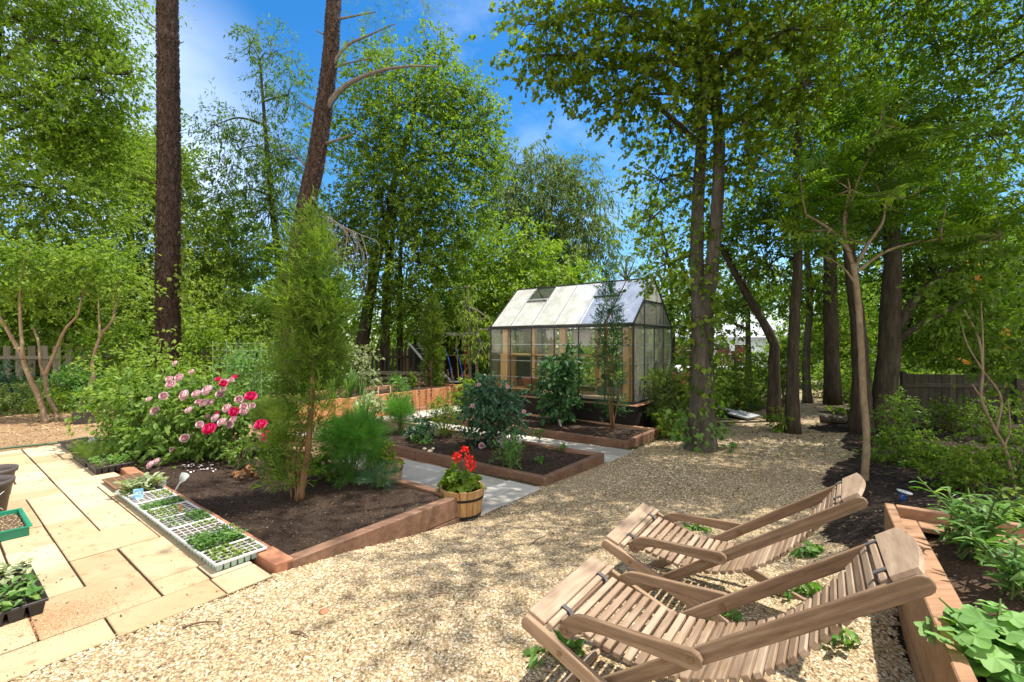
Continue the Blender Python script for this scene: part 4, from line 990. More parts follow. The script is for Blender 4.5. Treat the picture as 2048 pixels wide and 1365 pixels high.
tree('broadleaf_tree', 'large yellow green tree with several leaning trunks at the middle', [(tp(712, 15, (745, 560), (775, 440), (795, 340), (830, 220), (845, 130)), .19, .03), (tp(768, 15.2, (770, 600), (775, 500), (760, 380)), .15, .04), (tp(800, 15.6, (800, 560), (806, 420)), .12, .04), (tp(770, 15, (790, 430), (850, 290), (930, 250)), .08, .02)],
     [(870, 110, 15, 45, 60, 1.3), (760, 150, 15, 80, 70, 1.5), (820, 210, 14.6, 110, 80), (900, 190, 14.8, 70, 70), (960, 230, 15, 60, 60, 1.5), (720, 290, 15, 80, 90, 1.5), (860, 320, 14.5, 120, 90), (960, 320, 15, 60, 80, 1.6), (780, 400, 14.6, 110, 90), (900, 430, 14.5, 100, 90), (690, 470, 14.6, 80, 90), (820, 520, 14.4, 110, 80), (740, 600, 14.2, 90, 60, 1.2), (850, 610, 14.4, 80, 60, 1.4)], M['lf_mid'], M['bk_dark'], .105, 2.0, group=B)
tree('willow_like_tree', 'feathery drooping grey green tree behind the greenhouse', [(tp(1080, 22, (1085, 560), (1100, 430), (1120, 330)), .2, .04), (tp(1090, 22, (1050, 450), (1030, 350)), .1, .03)],
     [(1040, 330, 22, 60, 45), (1090, 330, 22, 60, 40, 1.4), (1150, 360, 22, 55, 55), (1190, 400, 22, 40, 60, 1.5), (1080, 410, 21.6, 90, 70), (1160, 460, 21.6, 70, 70), (1010, 430, 21.5, 70, 80), (1190, 510, 21.5, 40, 60, 1.6), (1100, 520, 21.2, 90, 60)], M['lf_feather'], M['bk_dark'], .24, 4.0, LANCE, 1.1, 14, 1.0, group=B)
tree('broadleaf_tree', 'bushy bright tree directly behind the greenhouse roof', [(tp(980, 17.5, (985, 620), (1000, 520)), .14, .05)],
     [(930, 520, 17, 90, 60), (1040, 500, 17, 80, 50), (1110, 560, 17, 90, 45), (950, 600, 16.6, 90, 60), (1050, 590, 16.8, 110, 60), (1170, 600, 17, 60, 40), (880, 640, 16.5, 70, 50)], M['lf_left'], M['bk_dark'], .14, 2.2, group=B)
# far pine
root = thing('pine_tree', 'small distant pine showing over the greenhouse ridge', 'tree', gp(1252, 42)); o0 = gp(1252, 42); mb = MB()
trunk(mb, [o0, D(1250, 600, 42), D(1253, 520, 42)], .3, .08, 8)
for a in ((1225, 530), (1280, 535), (1240, 515), (1270, 520)): mb.tube([D(1252, 560, 42), D(a[0], a[1], 42)], (.09, .03), 5)
mb.build('trunk', M['bk_dark'], root, o0); mb = MB()
for a in ((1228, 528, 18, 10), (1252, 514, 20, 9), (1280, 532, 18, 12), (1262, 545, 22, 9), (1225, 552, 14, 8), (1290, 550, 12, 8)): crown_leaves(mb, D(a[0], a[1], 42), (a[2]*42/F, .8, a[3]*42/F), 260, .35, SPRAY)
mb.build('crown', M['lf_feather'], root, o0)

# the ivy clad double trunked maple
f0 = onfloor(1402, 900); d = f0[1]
tA = [f0-np.array([0, 0, .1]), D(1404, 760, d), D(1404, 620, d)]
tA2 = [D(1401, 640, d+.02), D(1394, 540, d+.08), D(1396, 400, d+.12), D(1404, 250, d+.15), D(1395, 60, d+.2), D(1392, -220, d+.3), D(1400, -500, d+.4)]
tB = [D(1409, 640, d-.05), D(1425, 520, d-.12), D(1436, 380, d-.2), D(1437, 260, d-.2), D(1424, 140, d-.25), D(1402, 30, d-.3), D(1380, -140, d-.3), D(1370, -400, d-.2)]
tC = [D(1432, 160, d-.22), D(1450, 90, d-.35), D(1472, 0, d-.5), D(1510, -150, d-.7)]
tree('maple_tree', 'ivy clad maple with two twined trunks growing in the gravel', [(tA, .235, .17), (tA2, .125, .06), (tB, .115, .05), (tC, .06, .025)],
     [(1090, 50, 7, 90, 55, 1.7), (1190, 110, 7, 100, 75), (1260, 30, 6.6, 120, 70), (1110, 170, 7, 60, 30, 1.2), (1080, 110, 7, 45, 25, 1.0), (1270, 190, 7.1, 80, 50), (1200, 210, 7.2, 40, 25, 1.0), (1350, 110, 6.7, 90, 90), (1480, 100, 6.6, 90, 110), (1570, 60, 6.2, 110, 70), (1610, 170, 6.3, 80, 50, 1.5), (1490, 240, 7, 80, 60, 1.5), (1340, 260, 8, 60, 60, 1.5), (1320, 360, 8.4, 55, 55, 1.1), (1300, 440, 9, 45, 45, .9), (1330, 530, 8.6, 50, 55, 1.0), (1500, 330, 7.6, 60, 60, 1.4), (1250, -150, 6.5, 220, 110, 1.2), (1500, -170, 6.3, 220, 120, 1.2)],
     M['lf_maple'], M['bk_grey'], .08, 1.5, MAPLE, .5, tw=.5,
     extra=None)
mroot = [o for o in bpy.data.objects if o.name.startswith('maple_tree')][0]
ivy_on(tA+tA2[1:], .19, 1500, .4, 4.8, .11, M['lf_mid'], mroot, f0-np.array([0, 0, .1]), spread=2.2)
ivy_on(tA, .27, 260, -.4, .3, .1, M['lf_weed'], mroot, f0-np.array([0, 0, .1]), spread=2.0)

# right hand trees
R_ = 'trees shading the right of the garden'
tree('shade_tree', 'slim tree with a curved dark trunk leaning over stone slabs', [(tp(1548, 11, (1548, 720), (1545, 680), (1500, 600), (1462, 530), (1440, 490)), .13, .06)],
     [(1470, 470, 11, 60, 60), (1430, 430, 11, 50, 50, 1.5), (1500, 540, 11.5, 50, 50, 1.4), (1470, 620, 12, 60, 50, 1.3)], M['lf_mid'], M['bk_dark'], .1, 2.0, group=R_)
tree('shade_tree', 'straight dark trunk left of the far gravel path', [(tp(1585, 9.5, (1585, 760), (1590, 620), (1596, 520), (1592, 380), (1600, 200)), .125, .06)],
     [(1560, 440, 9.8, 80, 60), (1610, 360, 10, 90, 80), (1540, 530, 10.5, 60, 50, 1.4), (1600, 250, 9.6, 90, 70), (1520, 400, 10, 50, 60, 1.5)], M['lf_dark'], M['bk_dark'], .08, 1.9, group=R_)
tree('shade_tree', 'grey trunk where the gravel path bends out of sight', [(tp(1615, 14.5, (1612, 720), (1620, 600), (1612, 480)), .125, .07)],
     [(1660, 560, 14.5, 90, 60), (1600, 590, 15, 70, 45), (1670, 640, 15, 60, 40, 1.3), (1680, 440, 14, 90, 80)], M['lf_left'], M['bk_grey'], .12, 2.0, group=R_)
tree('shade_tree', 'dark forked tree with heavy leaning limbs on the bark mulch', [(tp(1722, 9.5, (1722, 760), (1715, 640), (1700, 520), (1690, 380)), .19, .08), (tp(1757, 9.5, (1775, 740), (1782, 600), (1785, 500), (1775, 380), (1760, 240)), .23, .1), ([D(1780, 680, 9.5), D(1830, 600, 9.4), D(1875, 560, 9.3), D(1920, 530, 9.2)], .1, .04), ([D(1783, 690, 9.5), D(1840, 650, 9.2), D(1900, 620, 9)], .08, .03)],
     [(1750, 420, 9.6, 90, 70), (1860, 450, 9.8, 100, 70), (1830, 330, 9.8, 110, 80), (1880, 590, 9.8, 90, 70), (1820, 540, 10.2, 80, 60), (1940, 520, 9.6, 80, 70), (1900, 670, 10.4, 90, 50), (1700, 300, 10, 90, 70), (1960, 640, 10, 80, 50), (1810, 670, 11, 60, 40, 1.4)], M['lf_dark'], M['bk_dark'], .075, 1.9, group=R_)
tree('shade_tree', 'tall tree overhanging the upper right corner, its trunk out of sight', [([gp(2330, 6), D(2300, 400, 6), D(2200, 0, 6), D(2100, -300, 6)], .2, .08)],
     [(1990, 80, 7.5, 110, 90), (1980, 270, 8, 100, 90), (1870, 90, 8, 110, 90), (1880, 220, 8.4, 100, 60), (2040, 420, 7.5, 70, 80), (1760, 60, 8, 100, 80), (1980, -120, 6.5, 220, 120, 1.6), (1700, -160, 6.5, 200, 120, 1.4), (2250, 100, 5.5, 200, 160, 1.2)]+[((x/y)*F+CX, HY-(z-HC)*F/y, y, rx*F/y, rz*F/y, 1.0) for x, y, z, rx, rz in ((3.4, 5.2, 7.6, 1.2, .5), (5.0, 4.9, 7.2, 1.4, .7), (4.3, 6.6, 7.8, 1.5, .6), (5.9, 6.2, 6.8, 1.4, .8), (6.6, 4.6, 6.2, 1.2, .8), (2.4, 6.0, 8.4, 1.1, .4), (2.7, 3.9, 7.6, .9, .35), (1.5, 4.4, 8.6, .8, .3), (3.6, 4.2, 6.6, .8, .4), (2.0, 7.4, 8.2, 1.2, .4), (5.2, 3.7, 5.8, .9, .5), (3.3, 3.3, 8.8, .7, .3), (1.0, 5.2, 9.0, .8, .3), (3.0, 6.2, 6.4, .9, .3), (4.6, 8.2, 7.0, 1.3, .5))], M['lf_mid'], M['bk_grey'], .07, 1.5, group=R_)  # second list: out-of-frame clumps added to cast shade on gravel and young tree
tree('shade_tree', 'broad tree far behind the maple canopy with a thick trunk', [(tp(1665, 14, (1660, 520), (1665, 300), (1670, 50)), .2, .12)],
     [(1680, 180, 13.5, 110, 90), (1640, 60, 13, 100, 80), (1750, 200, 13, 90, 80), (1540, 200, 13, 80, 90), (1740, 330, 13.5, 90, 70), (1880, 350, 13, 120, 90)], M['lf_dark'], M['bk_dark'], .1, 1.9, group=R_)
tree('shade_tree', 'sunlit tree closing the view at the end of the path', [(tp(1690, 21, (1692, 640), (1700, 540)), .2, .1), (tp(1680, 21, (1660, 650), (1640, 600)), .1, .05)],
     [(1680, 640, 20, 90, 50), (1640, 700, 20, 60, 50), (1730, 700, 19, 60, 50), (1760, 620, 20, 80, 60), (1600, 680, 21, 50, 50, 1.4)], M['lf_lime'], M['bk_dark'], .13, 2.0, group=R_)
tree('shade_tree', 'slender tree with low branches before the white house', [(tp(1497, 17, (1497, 720), (1496, 660), (1498, 560)), .13, .06)],
     [(1420, 620, 17, 60, 35, 1.5), (1480, 600, 17, 70, 40), (1540, 600, 17.5, 60, 40, 1.5), (1350, 610, 18, 60, 40, 1.5), (1430, 560, 18, 70, 50, 1.3), (1360, 660, 17, 30, 25, 1.0)], M['lf_dark'], M['bk_dark'], .1, 1.9, group=R_)
tree('shade_tree', 'loose light green tree behind the greenhouse gable', [(tp(1345, 19, (1345, 620), (1340, 540)), .12, .05)],
     [(1340, 560, 19, 40, 50, 1.3), (1370, 620, 19, 50, 40, 1.3), (1330, 630, 18.5, 30, 40, 1.2), (1310, 480, 19, 40, 50, 1.0), (1290, 420, 19, 35, 50, .8)], M['lf_lime'], M['bk_dark'], .14, 1.8, group=R_)
tree('shade_tree', 'dense shady tree beyond the board fence', [(tp(1960, 15, (1960, 600), (1950, 400)), .22, .1), (tp(2080, 14, (2080, 600), (2070, 400)), .2, .1)],
     [(1960, 620, 14, 120, 80), (1870, 620, 14.5, 90, 60), (2030, 560, 13.5, 90, 90), (1960, 480, 14, 120, 90), (2040, 700, 13, 80, 60), (1900, 700, 14, 80, 40)], M['lf_dark'], M['bk_dark'], .1, 1.9, group=R_)
# young tree with feathered leaves on a pale crooked trunk
f1 = onfloor(1728, 960); d = f1[1]
yt = [f1-np.array([0, 0, .1]), D(1733, 880, d), D(1726, 780, d), D(1722, 690, d), D(1715, 590, d), D(1706, 528, d)]
yb = [([D(1706, 530, d), D(1690, 480, d), D(1690, 430, d-.1), D(1700, 380, d-.1)], .026, .014), ([D(1708, 540, d), D(1735, 490, d+.1), D(1765, 445, d+.1), D(1770, 400, d+.1)], .024, .012), ([D(1700, 505, d), D(1660, 460, d-.1), D(1612, 430, d-.2)], .026, .012), ([D(1712, 545, d), D(1780, 500, d), D(1880, 478, d-.2), D(2000, 470, d-.4)], .021, .008), ([D(1716, 575, d), D(1690, 540, d), D(1665, 520, d)], .016, .006), ([D(1690, 440, d), D(1720, 350, d), D(1760, 250, d)], .02, .01)]
root = thing('young_tree', 'young tree with a pale crooked trunk and feathery leaves behind the far deckchair', 'tree', yt[0])
mb, cb = MB(), MB(); trunk(mb, yt, .042, .032, 14, 40, .12, .2)
for b_ in yb: trunk(mb, b_[0], b_[1], b_[2], 8, 16, .08)
for (px, py, dz) in ((1690, 300, -.2), (1715, 235, .1), (1765, 200, 0), (1830, 185, -.1), (1880, 225, .2), (1795, 275, -.3), (1640, 315, 0), (1615, 395, .3), (1905, 320, 0), (1745, 345, .3), (1945, 395, -.3), (1860, 370, .3), (1700, 400, -.3), (1580, 445, .4), (1995, 440, -.4), (1805, 425, .4), (1660, 445, .5), (1880, 440, -.5), (1770, 300, .5), (1920, 255, -.3), (1840, 300, -.4), (1950, 470, .3), (1730, 455, .6), (1600, 350, -.4), (1660, 375, .2), (1900, 395, .6), (1830, 250, .3), (1760, 250, -.4), (1680, 350, .4), (1780, 385, -.5), (1960, 320, .3), (2000, 500, -.3), (1930, 480, -.2), (1870, 480, .1), (1560, 470, .7), (1640, 470, -.2), (1750, 320, .7), (1820, 330, .6)):
    e = D(px, py, d+dz); s_ = np.array(min([q for b_ in yb for q in b_[0][1:]], key=lambda q: np.linalg.norm((np.array(q)-e)*np.array([1, 1, .7])))); k_ = int(11+6*random.random())
    br = curve_pts([s_, (s_+e)/2+np.array([0, 0, -.06]), e], 10); mb.tube(br, (.012, .004), 5)
    ii = rng.integers(4, len(br), k_); az = np.arange(k_)*2.4+random.random()*6; dv = np.stack([np.cos(az), np.sin(az), rng.uniform(-.45, .35, k_)], 1)+(e-s_)/np.linalg.norm(e-s_)*.35
    cb.inst(PINN, br[ii], frames(dv, jit=.35), rng.uniform(.22, .46, k_))
mb.build('trunk', M['bk_young'], root, yt[0], True); cb.build('crown', M['lf_young'], root, yt[0])
# magnolia with twisted stems
f2 = onfloor(2036, 985); d = f2[1]
mg = [f2-np.array([0, 0, .1]), D(2010, 900, d), D(1990, 860, d), D(1963, 800, d), D(1966, 745, d), D(1960, 690, d), D(1945, 650, d), D(1928, 620, d)]
root = thing('magnolia_shrub', 'leggy shrub with twisted pale stems and a few orange leaves', 'shrub', mg[0]); mb = MB()
trunk(mb, mg, .019, .008, 10, 40, .2)
trunk(mb, [D(1992, 865, d), D(2003, 810, d), D(1995, 780, d), D(1968, 745, d), D(1935, 690, d), D(1920, 640, d)], .013, .006, 8, 24, .2); trunk(mb, [D(1965, 800, d), D(1945, 770, d)], .011, .006, 7, 8)
trunk(mb, [D(2005, 900, d), D(2020, 860, d), D(2016, 800, d)], .012, .006, 7, 12); trunk(mb, [D(1966, 720, d), D(1965, 660, d), D(1962, 600, d)], .011, .005, 7, 12)
mb.build('stem', M['bk_young'], root, mg[0], True); mb = MB()
for (px, py, rx, ry, n) in ((1930, 580, 60, 50, 240), (1990, 600, 50, 50, 240), (2030, 660, 50, 60, 260), (2010, 730, 50, 40, 160), (1900, 640, 40, 40, 110), (2000, 530, 60, 30, 160), (2040, 780, 30, 40, 100)): crown_leaves(mb, D(px, py, d+.2), (rx*d/F, rx*d/F, ry*d/F), n*1.6, .07, OVAL, .4, 6, .2)
mb.build('foliage', M['lf_dark'], root, mg[0]); mb = MB()
for (px, py, n) in ((1935, 520, 5), (1960, 555, 6), (2000, 650, 3), (1930, 700, 3), (1990, 690, 4)): crown_leaves(mb, D(px, py, d), (.12, .12, .1), n, .07, OVAL, .5, 3, .1)
mb.build('orange_leaves', M['lf_orange'], root, mg[0])
# crape myrtles on the left
for k, (lab, base, stems, clumps) in enumerate((
    ('small tree with two smooth tan trunks leaning apart, leftmost in the photo', (95, 845), [([(95, 848), (80, 800), (55, 745), (45, 715), (20, 670), (0, 635), (-30, 590)], .065, .03), ([(47, 720), (42, 660), (40, 600), (45, 540), (60, 500)], .04, .015)], [(30, 560, 60, 40), (60, 520, 50, 35), (20, 500, 60, 30), (-20, 560, 60, 50), (60, 590, 40, 25)]),
    ('small tree with a forked tan trunk left of the black pot', (114, 842), [([(114, 845), (110, 820), (95, 790), (90, 755), (80, 725), (78, 690), (65, 650)], .05, .025), ([(91, 750), (110, 705), (130, 660), (155, 630), (165, 590), (178, 560)], .04, .016)], [(150, 560, 50, 35), (190, 540, 50, 30), (110, 530, 50, 30), (70, 620, 25, 15), (165, 510, 60, 30)]),
    ('small tree with a curving tan trunk right of the black pot', (140, 842), [([(140, 845), (165, 800), (187, 755), (184, 730), (200, 675), (225, 640), (232, 600), (236, 560)], .05, .018), ([(200, 675), (198, 630), (197, 590)], .028, .01)], [(230, 540, 50, 35), (260, 570, 40, 25), (210, 510, 60, 30), (190, 580, 40, 20), (250, 610, 30, 15)]))):
    b0 = PG(*base); d = b0[1]; root = thing('crape_myrtle', lab, 'tree', b0, group='crape myrtles by the left fence'); mb = MB()
    for ps, r0, r1 in stems: trunk(mb, [D(x, y, d+.05*i) for i, (x, y) in enumerate(ps)], r0*.8, r1*.75, 10, 36, .14, .2)
    mb.build('trunk', M['bk_myrtle'], root, b0, True); mb = MB()
    for (px, py, rx, ry) in clumps: crown_leaves(mb, D(px, py, d+.3), (rx*d/F, rx*d/F*.8, ry*d/F), rx*ry*.33, .075, KITE, .3, 10, .3)
    mb.build('crown', M['lf_lime'], root, b0)

# ------------------------------------------------------------------ shrubs and plants
def shrub(name, label, base, h, w, leaf, L, n, cat='shrub', tmpl=KITE, stem='twig', blobs=7, droop=.3, per=8, tw=None, group=None, ns=6, low=.12, shape=1.0, flat=.6, lean=(0, 0)):
    base = np.asarray(base, float); root = thing(name, label, cat, base, group=group); sb = MB(); cb = MB(); q = n/blobs
    for i in range(blobs):
        a = i*2.4+random.random(); t = (i+.5)/blobs; z = h*(low+(.9-low)*t); rr = w/2*.55*(1-abs(t-.45)*shape)*random.uniform(.7, 1.2)
        c = np.array([math.cos(a)*rr+lean[0]*z, math.sin(a)*rr+lean[1]*z, z]); sz = w/2*.62*random.uniform(.8, 1.15)*(1-.45*shape*abs(t-.4))
        crown_leaves(cb, c, (sz, sz, min(sz*.8, h*.3)), q, L, tmpl, droop, per, tw or w*.12, .55, flat=flat)
        if i < ns+3: sb.tube(curve_pts([(random.uniform(-.03, .03)*w, random.uniform(-.03, .03)*w, -.03), (c[0]*.35, c[1]*.35, z*.5), tuple(c)], 8), (.008+.006*h, .003), 5)
    sb.build('stem', M[stem], root); cb.build('foliage', M[leaf], root); return root
def blades(mb, c, n, h, spread, w=1.0, bend=.35):
    a = rng.random(n)*2*math.pi; e = rng.random(n)*spread; d = np.stack([np.cos(a)*e, np.sin(a)*e, np.ones(n)], 1); d /= np.linalg.norm(d, axis=1)[:, None]
    s_ = np.stack([-np.sin(a), np.cos(a), 0*a], 1); nn = np.cross(d, s_); fr = np.stack([d, s_, nn], 1)
    q = np.asarray(c, float)+np.stack([np.cos(a), np.sin(a), 0*a], 1)*(.03+.05*rng.random(n))[:, None]
    hh = h*(.55+.5*rng.random(n)); mb.inst(BLADE, q, fr, np.stack([hh*w]*3, 1)*0+hh[:, None] if w == 1 else hh)
def bloom(kind, r, seed):
    rr = np.random.default_rng(seed); mb = MB()
    for ring, (k, rad, tilt, ln) in enumerate(((5, .12, .05, .75), (6, .35, .18, .85), (8, .55, .42, .9), (9, .65, .8, .95), (9, .6, 1.25, .95))):
        for i in range(k):
            a = i*2*math.pi/k+ring*.5+rr.normal(0, .1); t = tilt+rr.normal(0, .08)
            d = np.array([math.cos(a)*math.sin(t), math.sin(a)*math.sin(t), math.cos(t)]); s_ = np.array([-math.sin(a), math.cos(a), 0]); nn = np.cross(d, s_)
            o = np.array([math.cos(a), math.sin(a), 0])*rad*.25; L = ln
            P_ = [o-s_*.1, o+s_*.1, o+d*L*.5+s_*.42*L-nn*.04, o+d*L+s_*.3*L+nn*.1, o+d*L-s_*.3*L+nn*.1, o+d*L*.5-s_*.42*L-nn*.04, o+d*L*.55+nn*-.2]
            mb.add([p*r for p in P_], [(0, 1, 6), (1, 2, 6), (2, 3, 6), (3, 4, 6), (4, 5, 6), (5, 0, 6)], 0, (ring*.2+rr.random()*.25) if kind == 'pink' else rr.random())
    return mb
def place(src, parent, p, sc=1.0, nrm=(0, 0, 1), rz=0):
    o = src.copy(); COL.objects.link(o); o.parent = parent; o.location = [float(q) for q in p]
    o.rotation_euler = Vector(nrm).to_track_quat('Z', 'Y').to_euler(); o.scale = (sc, sc, sc); return o

# the pink rose bush: blooms are parts
rbs = P(335, 905, 0); d = rbs[1]
rose = thing('rose_bush', 'large rose bush covered in pale pink and hot pink blooms', 'rose bush', rbs)
cb, sb = MB(), MB()
for (px, py, rx, ry, dd) in ((360, 860, 100, 60, -.1), (290, 850, 70, 60, .1), (420, 850, 70, 60, -.2), (340, 800, 90, 60, .1), (430, 800, 70, 50, 0), (290, 790, 60, 50, .3), (470, 830, 45, 45, -.2), (390, 900, 90, 30, -.3), (300, 890, 60, 30, -.2)):
    c = D(px, py, d+dd)-rbs; crown_leaves(cb, c, (rx*d/F, rx*d/F*.9, ry*d/F), rx*ry*.2, .075, OVAL, .35, 6, .14)
    for j in range(4): sb.tube(curve_pts([(random.uniform(-.1, .1), random.uniform(-.1, .1), 0), c*.5+rng.normal(0, .05, 3), c+rng.normal(0, .12, 3)], 8), (.01, .004), 5)
sb.build('stem', M['stem'], rose); cb.build('foliage', M['lf_rose'], rose)
pk = bloom('pink', .06, 1).build('blossom', M['pink'], rose, None, True); hp = bloom('hot', .062, 2).build('blossom', M['hotpink'], rose, None, True)
pk.location = D(343, 771, d-.45)-rbs; hp.location = D(420, 860, d-.75)-rbs; hp.scale = (1.25,)*3
for o in (pk, hp): o.rotation_euler = Vector((.1, -.75, .6)).to_track_quat('Z', 'Y').to_euler()
for (px, py, s_, k) in ((360, 757, .85, 0), (328, 793, .8, 0), (372, 792, 1.1, 0), (395, 790, .9, 0), (418, 783, 1.15, 0), (312, 823, .9, 0), (352, 728, .6, 0), (370, 878, .9, 0), (433, 838, .9, 0), (446, 846, .9, 0), (456, 818, .9, 0), (468, 840, .7, 0), (490, 824, .9, 0), (488, 814, .7, 0), (398, 806, .7, 0), (440, 790, .8, 0), (448, 782, .7, 0), (450, 764, .6, 0), (463, 762, .6, 0), (380, 822, .8, 0), (340, 760, .7, 0), (410, 808, .9, 0), (425, 806, .7, 0), (300, 800, .6, 0), (400, 850, .7, 0), (460, 850, .8, 0), (385, 745, .6, 0), (478, 800, .8, 0), (415, 835, .6, 0), (505, 812, .55, 0), (345, 900, .5, 0),
                        (502, 795, 1.1, 1), (469, 825, .95, 1), (447, 769, .75, 1), (470, 756, .6, 1), (437, 760, .55, 1), (523, 852, 1.15, 1), (536, 874, 1.1, 1), (435, 828, .5, 1)):
    dd = d-.55+random.uniform(-.12, .1)-(.15 if py > 840 else 0); place(hp if k else pk, rose, D(px, py, dd)-rbs, s_*1.05, (random.uniform(-.5, .5), -.8, random.uniform(.3, .9)))
for (px, py) in ((305, 902), (304, 930), (315, 924)):
    q = P(px, py+6, .03); o = pk.copy(); COL.objects.link(o); o.parent = None; o.location = q+np.array([0, 0, .03]); o.rotation_euler = Vector((random.uniform(-.5, .5), -.8, .7)).to_track_quat('Z', 'Y').to_euler(); o.scale = (.85,)*3; o.name = 'rose_bloom'
    tag(o, {305: 'pink rose bloom lying against the rose bush foot, highest of three by the brick edge', 304: 'largest pink rose bloom drooping over the brick edging', 315: 'small pink rose bloom touching the largest one by the brick edging'}[px], 'rose')
mb = MB(); q = np.array([P(random.uniform(368, 440), random.uniform(925, 945), .005) for _ in range(48)]); mb.inst(OVAL, q+np.array([0, 0, .008]), yawframes(48, .3), .025+.03*rng.random(48))
tag(mb.build('fallen_petals', M['white_petal']), 'pale petals fallen on the soil below the rose bush', 'petals', kind='stuff')

shrub('garden_shrub', 'tall pale leaved shrub behind the pink rose bush', gp(310, 6.9), 1.5, 1.7, 'lf_lime', .06, 4200, blobs=12, per=10, tw=.3)
shrub('garden_shrub', 'loose shrub left of the pink rose bush over the bare soil', gp(262, 7.0), .8, .8, 'lf_pale', .06, 1700, blobs=8)
shrub('garden_shrub', 'small thin shrub with rusty leaves left of the tall conifer', P(482, 935, 0), .38, .42, 'lf_rose', .045, 420, blobs=6, tmpl=OVAL)
mb_ = thing('garden_shrub', 'low patch of rusty dead leaves under the small thin shrub', 'shrub', P(490, 955, 0)); mb = MB(); crown_leaves(mb, (0, 0, .04), (.16, .1, .05), 60, .06, OVAL, .3, 5, .05); mb.build('foliage', M['lf_brown'], mb_)

# tall conifer by the roses
b0 = P(597, 1000, 0); d = b0[1]; root = thing('conifer_tree', 'tall narrow feathery conifer rising from the front raised bed', 'tree', b0); mb, cb = MB(), MB()
trunk(mb, [b0, D(612, 930, d), D(622, 820, d), D(628, 700, d), D(628, 560, d), D(632, 450, d)], .035, .012, 10, 30, .15, .3)
for i in range(9): a = random.uniform(0, 6.3); trunk(mb, [b0+np.array([math.cos(a)*.06, math.sin(a)*.06, 0]), D(597+random.uniform(-25, 15), 930, d), D(605+random.uniform(-50, 40), 840, d)], .009, .004, 5, 8)
mb.build('trunk', M['bk_cedar'], root, b0, True)
for (px, py, rx, ry, n) in ((628, 425, 8, 26, 40), (624, 455, 16, 26, 70), (636, 480, 22, 30, 110), (606, 500, 24, 30, 100), (640, 525, 24, 32, 130), (610, 550, 30, 34, 160), (648, 575, 28, 32, 150), (590, 600, 32, 34, 160), (630, 610, 40, 34, 180), (662, 625, 28, 34, 140), (592, 650, 34, 34, 160), (640, 660, 36, 36, 170), (605, 700, 36, 36, 170), (655, 700, 32, 34, 140), (580, 740, 30, 34, 140), (625, 745, 36, 34, 130), (660, 750, 28, 30, 90), (595, 790, 34, 34, 130), (640, 800, 34, 30, 90), (575, 840, 26, 34, 100), (560, 890, 26, 34, 110), (590, 880, 24, 36, 70), (548, 930, 24, 28, 90), (575, 955, 30, 22, 90), (630, 850, 22, 28, 40), (605, 930, 22, 26, 40)):
    c = D(px, py, d+random.uniform(-.12, .1)); r = np.array([rx, rx*.9, ry])*d/F; n = int(n*(1.0 if py > 520 else .8)); r = r*np.array([1.25, 1.2, 1.05]) if 520 < py < 790 else r; n = int(n*.85); o = rdir(n); q = c+o*(rng.random(n)**.5*(1+.22*rng.normal(0, 1, n)))[:, None]*r
    dv = o*np.array([1, 1, .3])+np.array([0, 0, .6])+rng.normal(0, .45, (n, 3)); cb.inst(SPRAY2, q, frames(dv, jit=.9), .14+.16*rng.random(n)**2, np.clip(rng.random(n)*.6+random.uniform(-.1, .5), 0, 1))
cb.build('crown', M['lf_cedar'], root, b0)

# feathery herbs
def dill(label, base, h, w, n, leaf='lf_dill', top=.55):
    root = thing('feathery_herb', label, 'herb', base); sb, cb = MB(), MB()
    for i in range(26):
        a = random.uniform(0, 6.3); r = w/2*random.uniform(.2, .9); e = (math.cos(a)*r, math.sin(a)*r, h*random.uniform(.7, 1)); sb.tube(curve_pts([(random.uniform(-.1, .1)*w, random.uniform(-.1, .1)*w, 0), (e[0]*.5, e[1]*.5, h*.5), e], 8), (.005, .002), 4)
    o = rdir(n); q = o*(rng.random(n)**.6)[:, None]*np.array([w/2, w/2, h*.28])+np.array([0, 0, h*(.5+top*.4)]); cb.inst(DILL, q, frames(o+np.array([0, 0, .6])+rng.normal(0, .5, (n, 3)), jit=1), .1+.09*rng.random(n))
    m_ = n//4; o = rdir(m_); q = o*np.array([w/2.4, w/2.4, h*.3])*(rng.random(m_)**.6)[:, None]+np.array([0, 0, h*.32]); cb.inst(DILL, q, frames(o+np.array([0, 0, .4]), jit=1), .09+.07*rng.random(m_))
    sb.build('stem', M['stem'], root); cb.build('foliage', M[leaf], root); return root
dill('large cloud of deep green feathery herb between the conifer and the path', P(700, 965, 0), .68, .72, 2100)
dill('paler feathery herb between the pink roses and the conifer', P(548, 905, 0), .68, .55, 1100, 'lf_arbor')
dill('feathery herb at the back of the middle bed near the orange boards', G(5.4, 6.75, -.17), .6, .5, 700)
dill('small sprig of feathery herb on the soil beside the grey path', G(2.95, 4.0, 0), .14, .35, 120, 'lf_blue')
shrub('garden_shrub', 'low dark green leafy plant at the foot of the feathery herb', P(640, 960, 0), .3, .5, 'lf_mid', .05, 500, blobs=5, tmpl=OVAL)

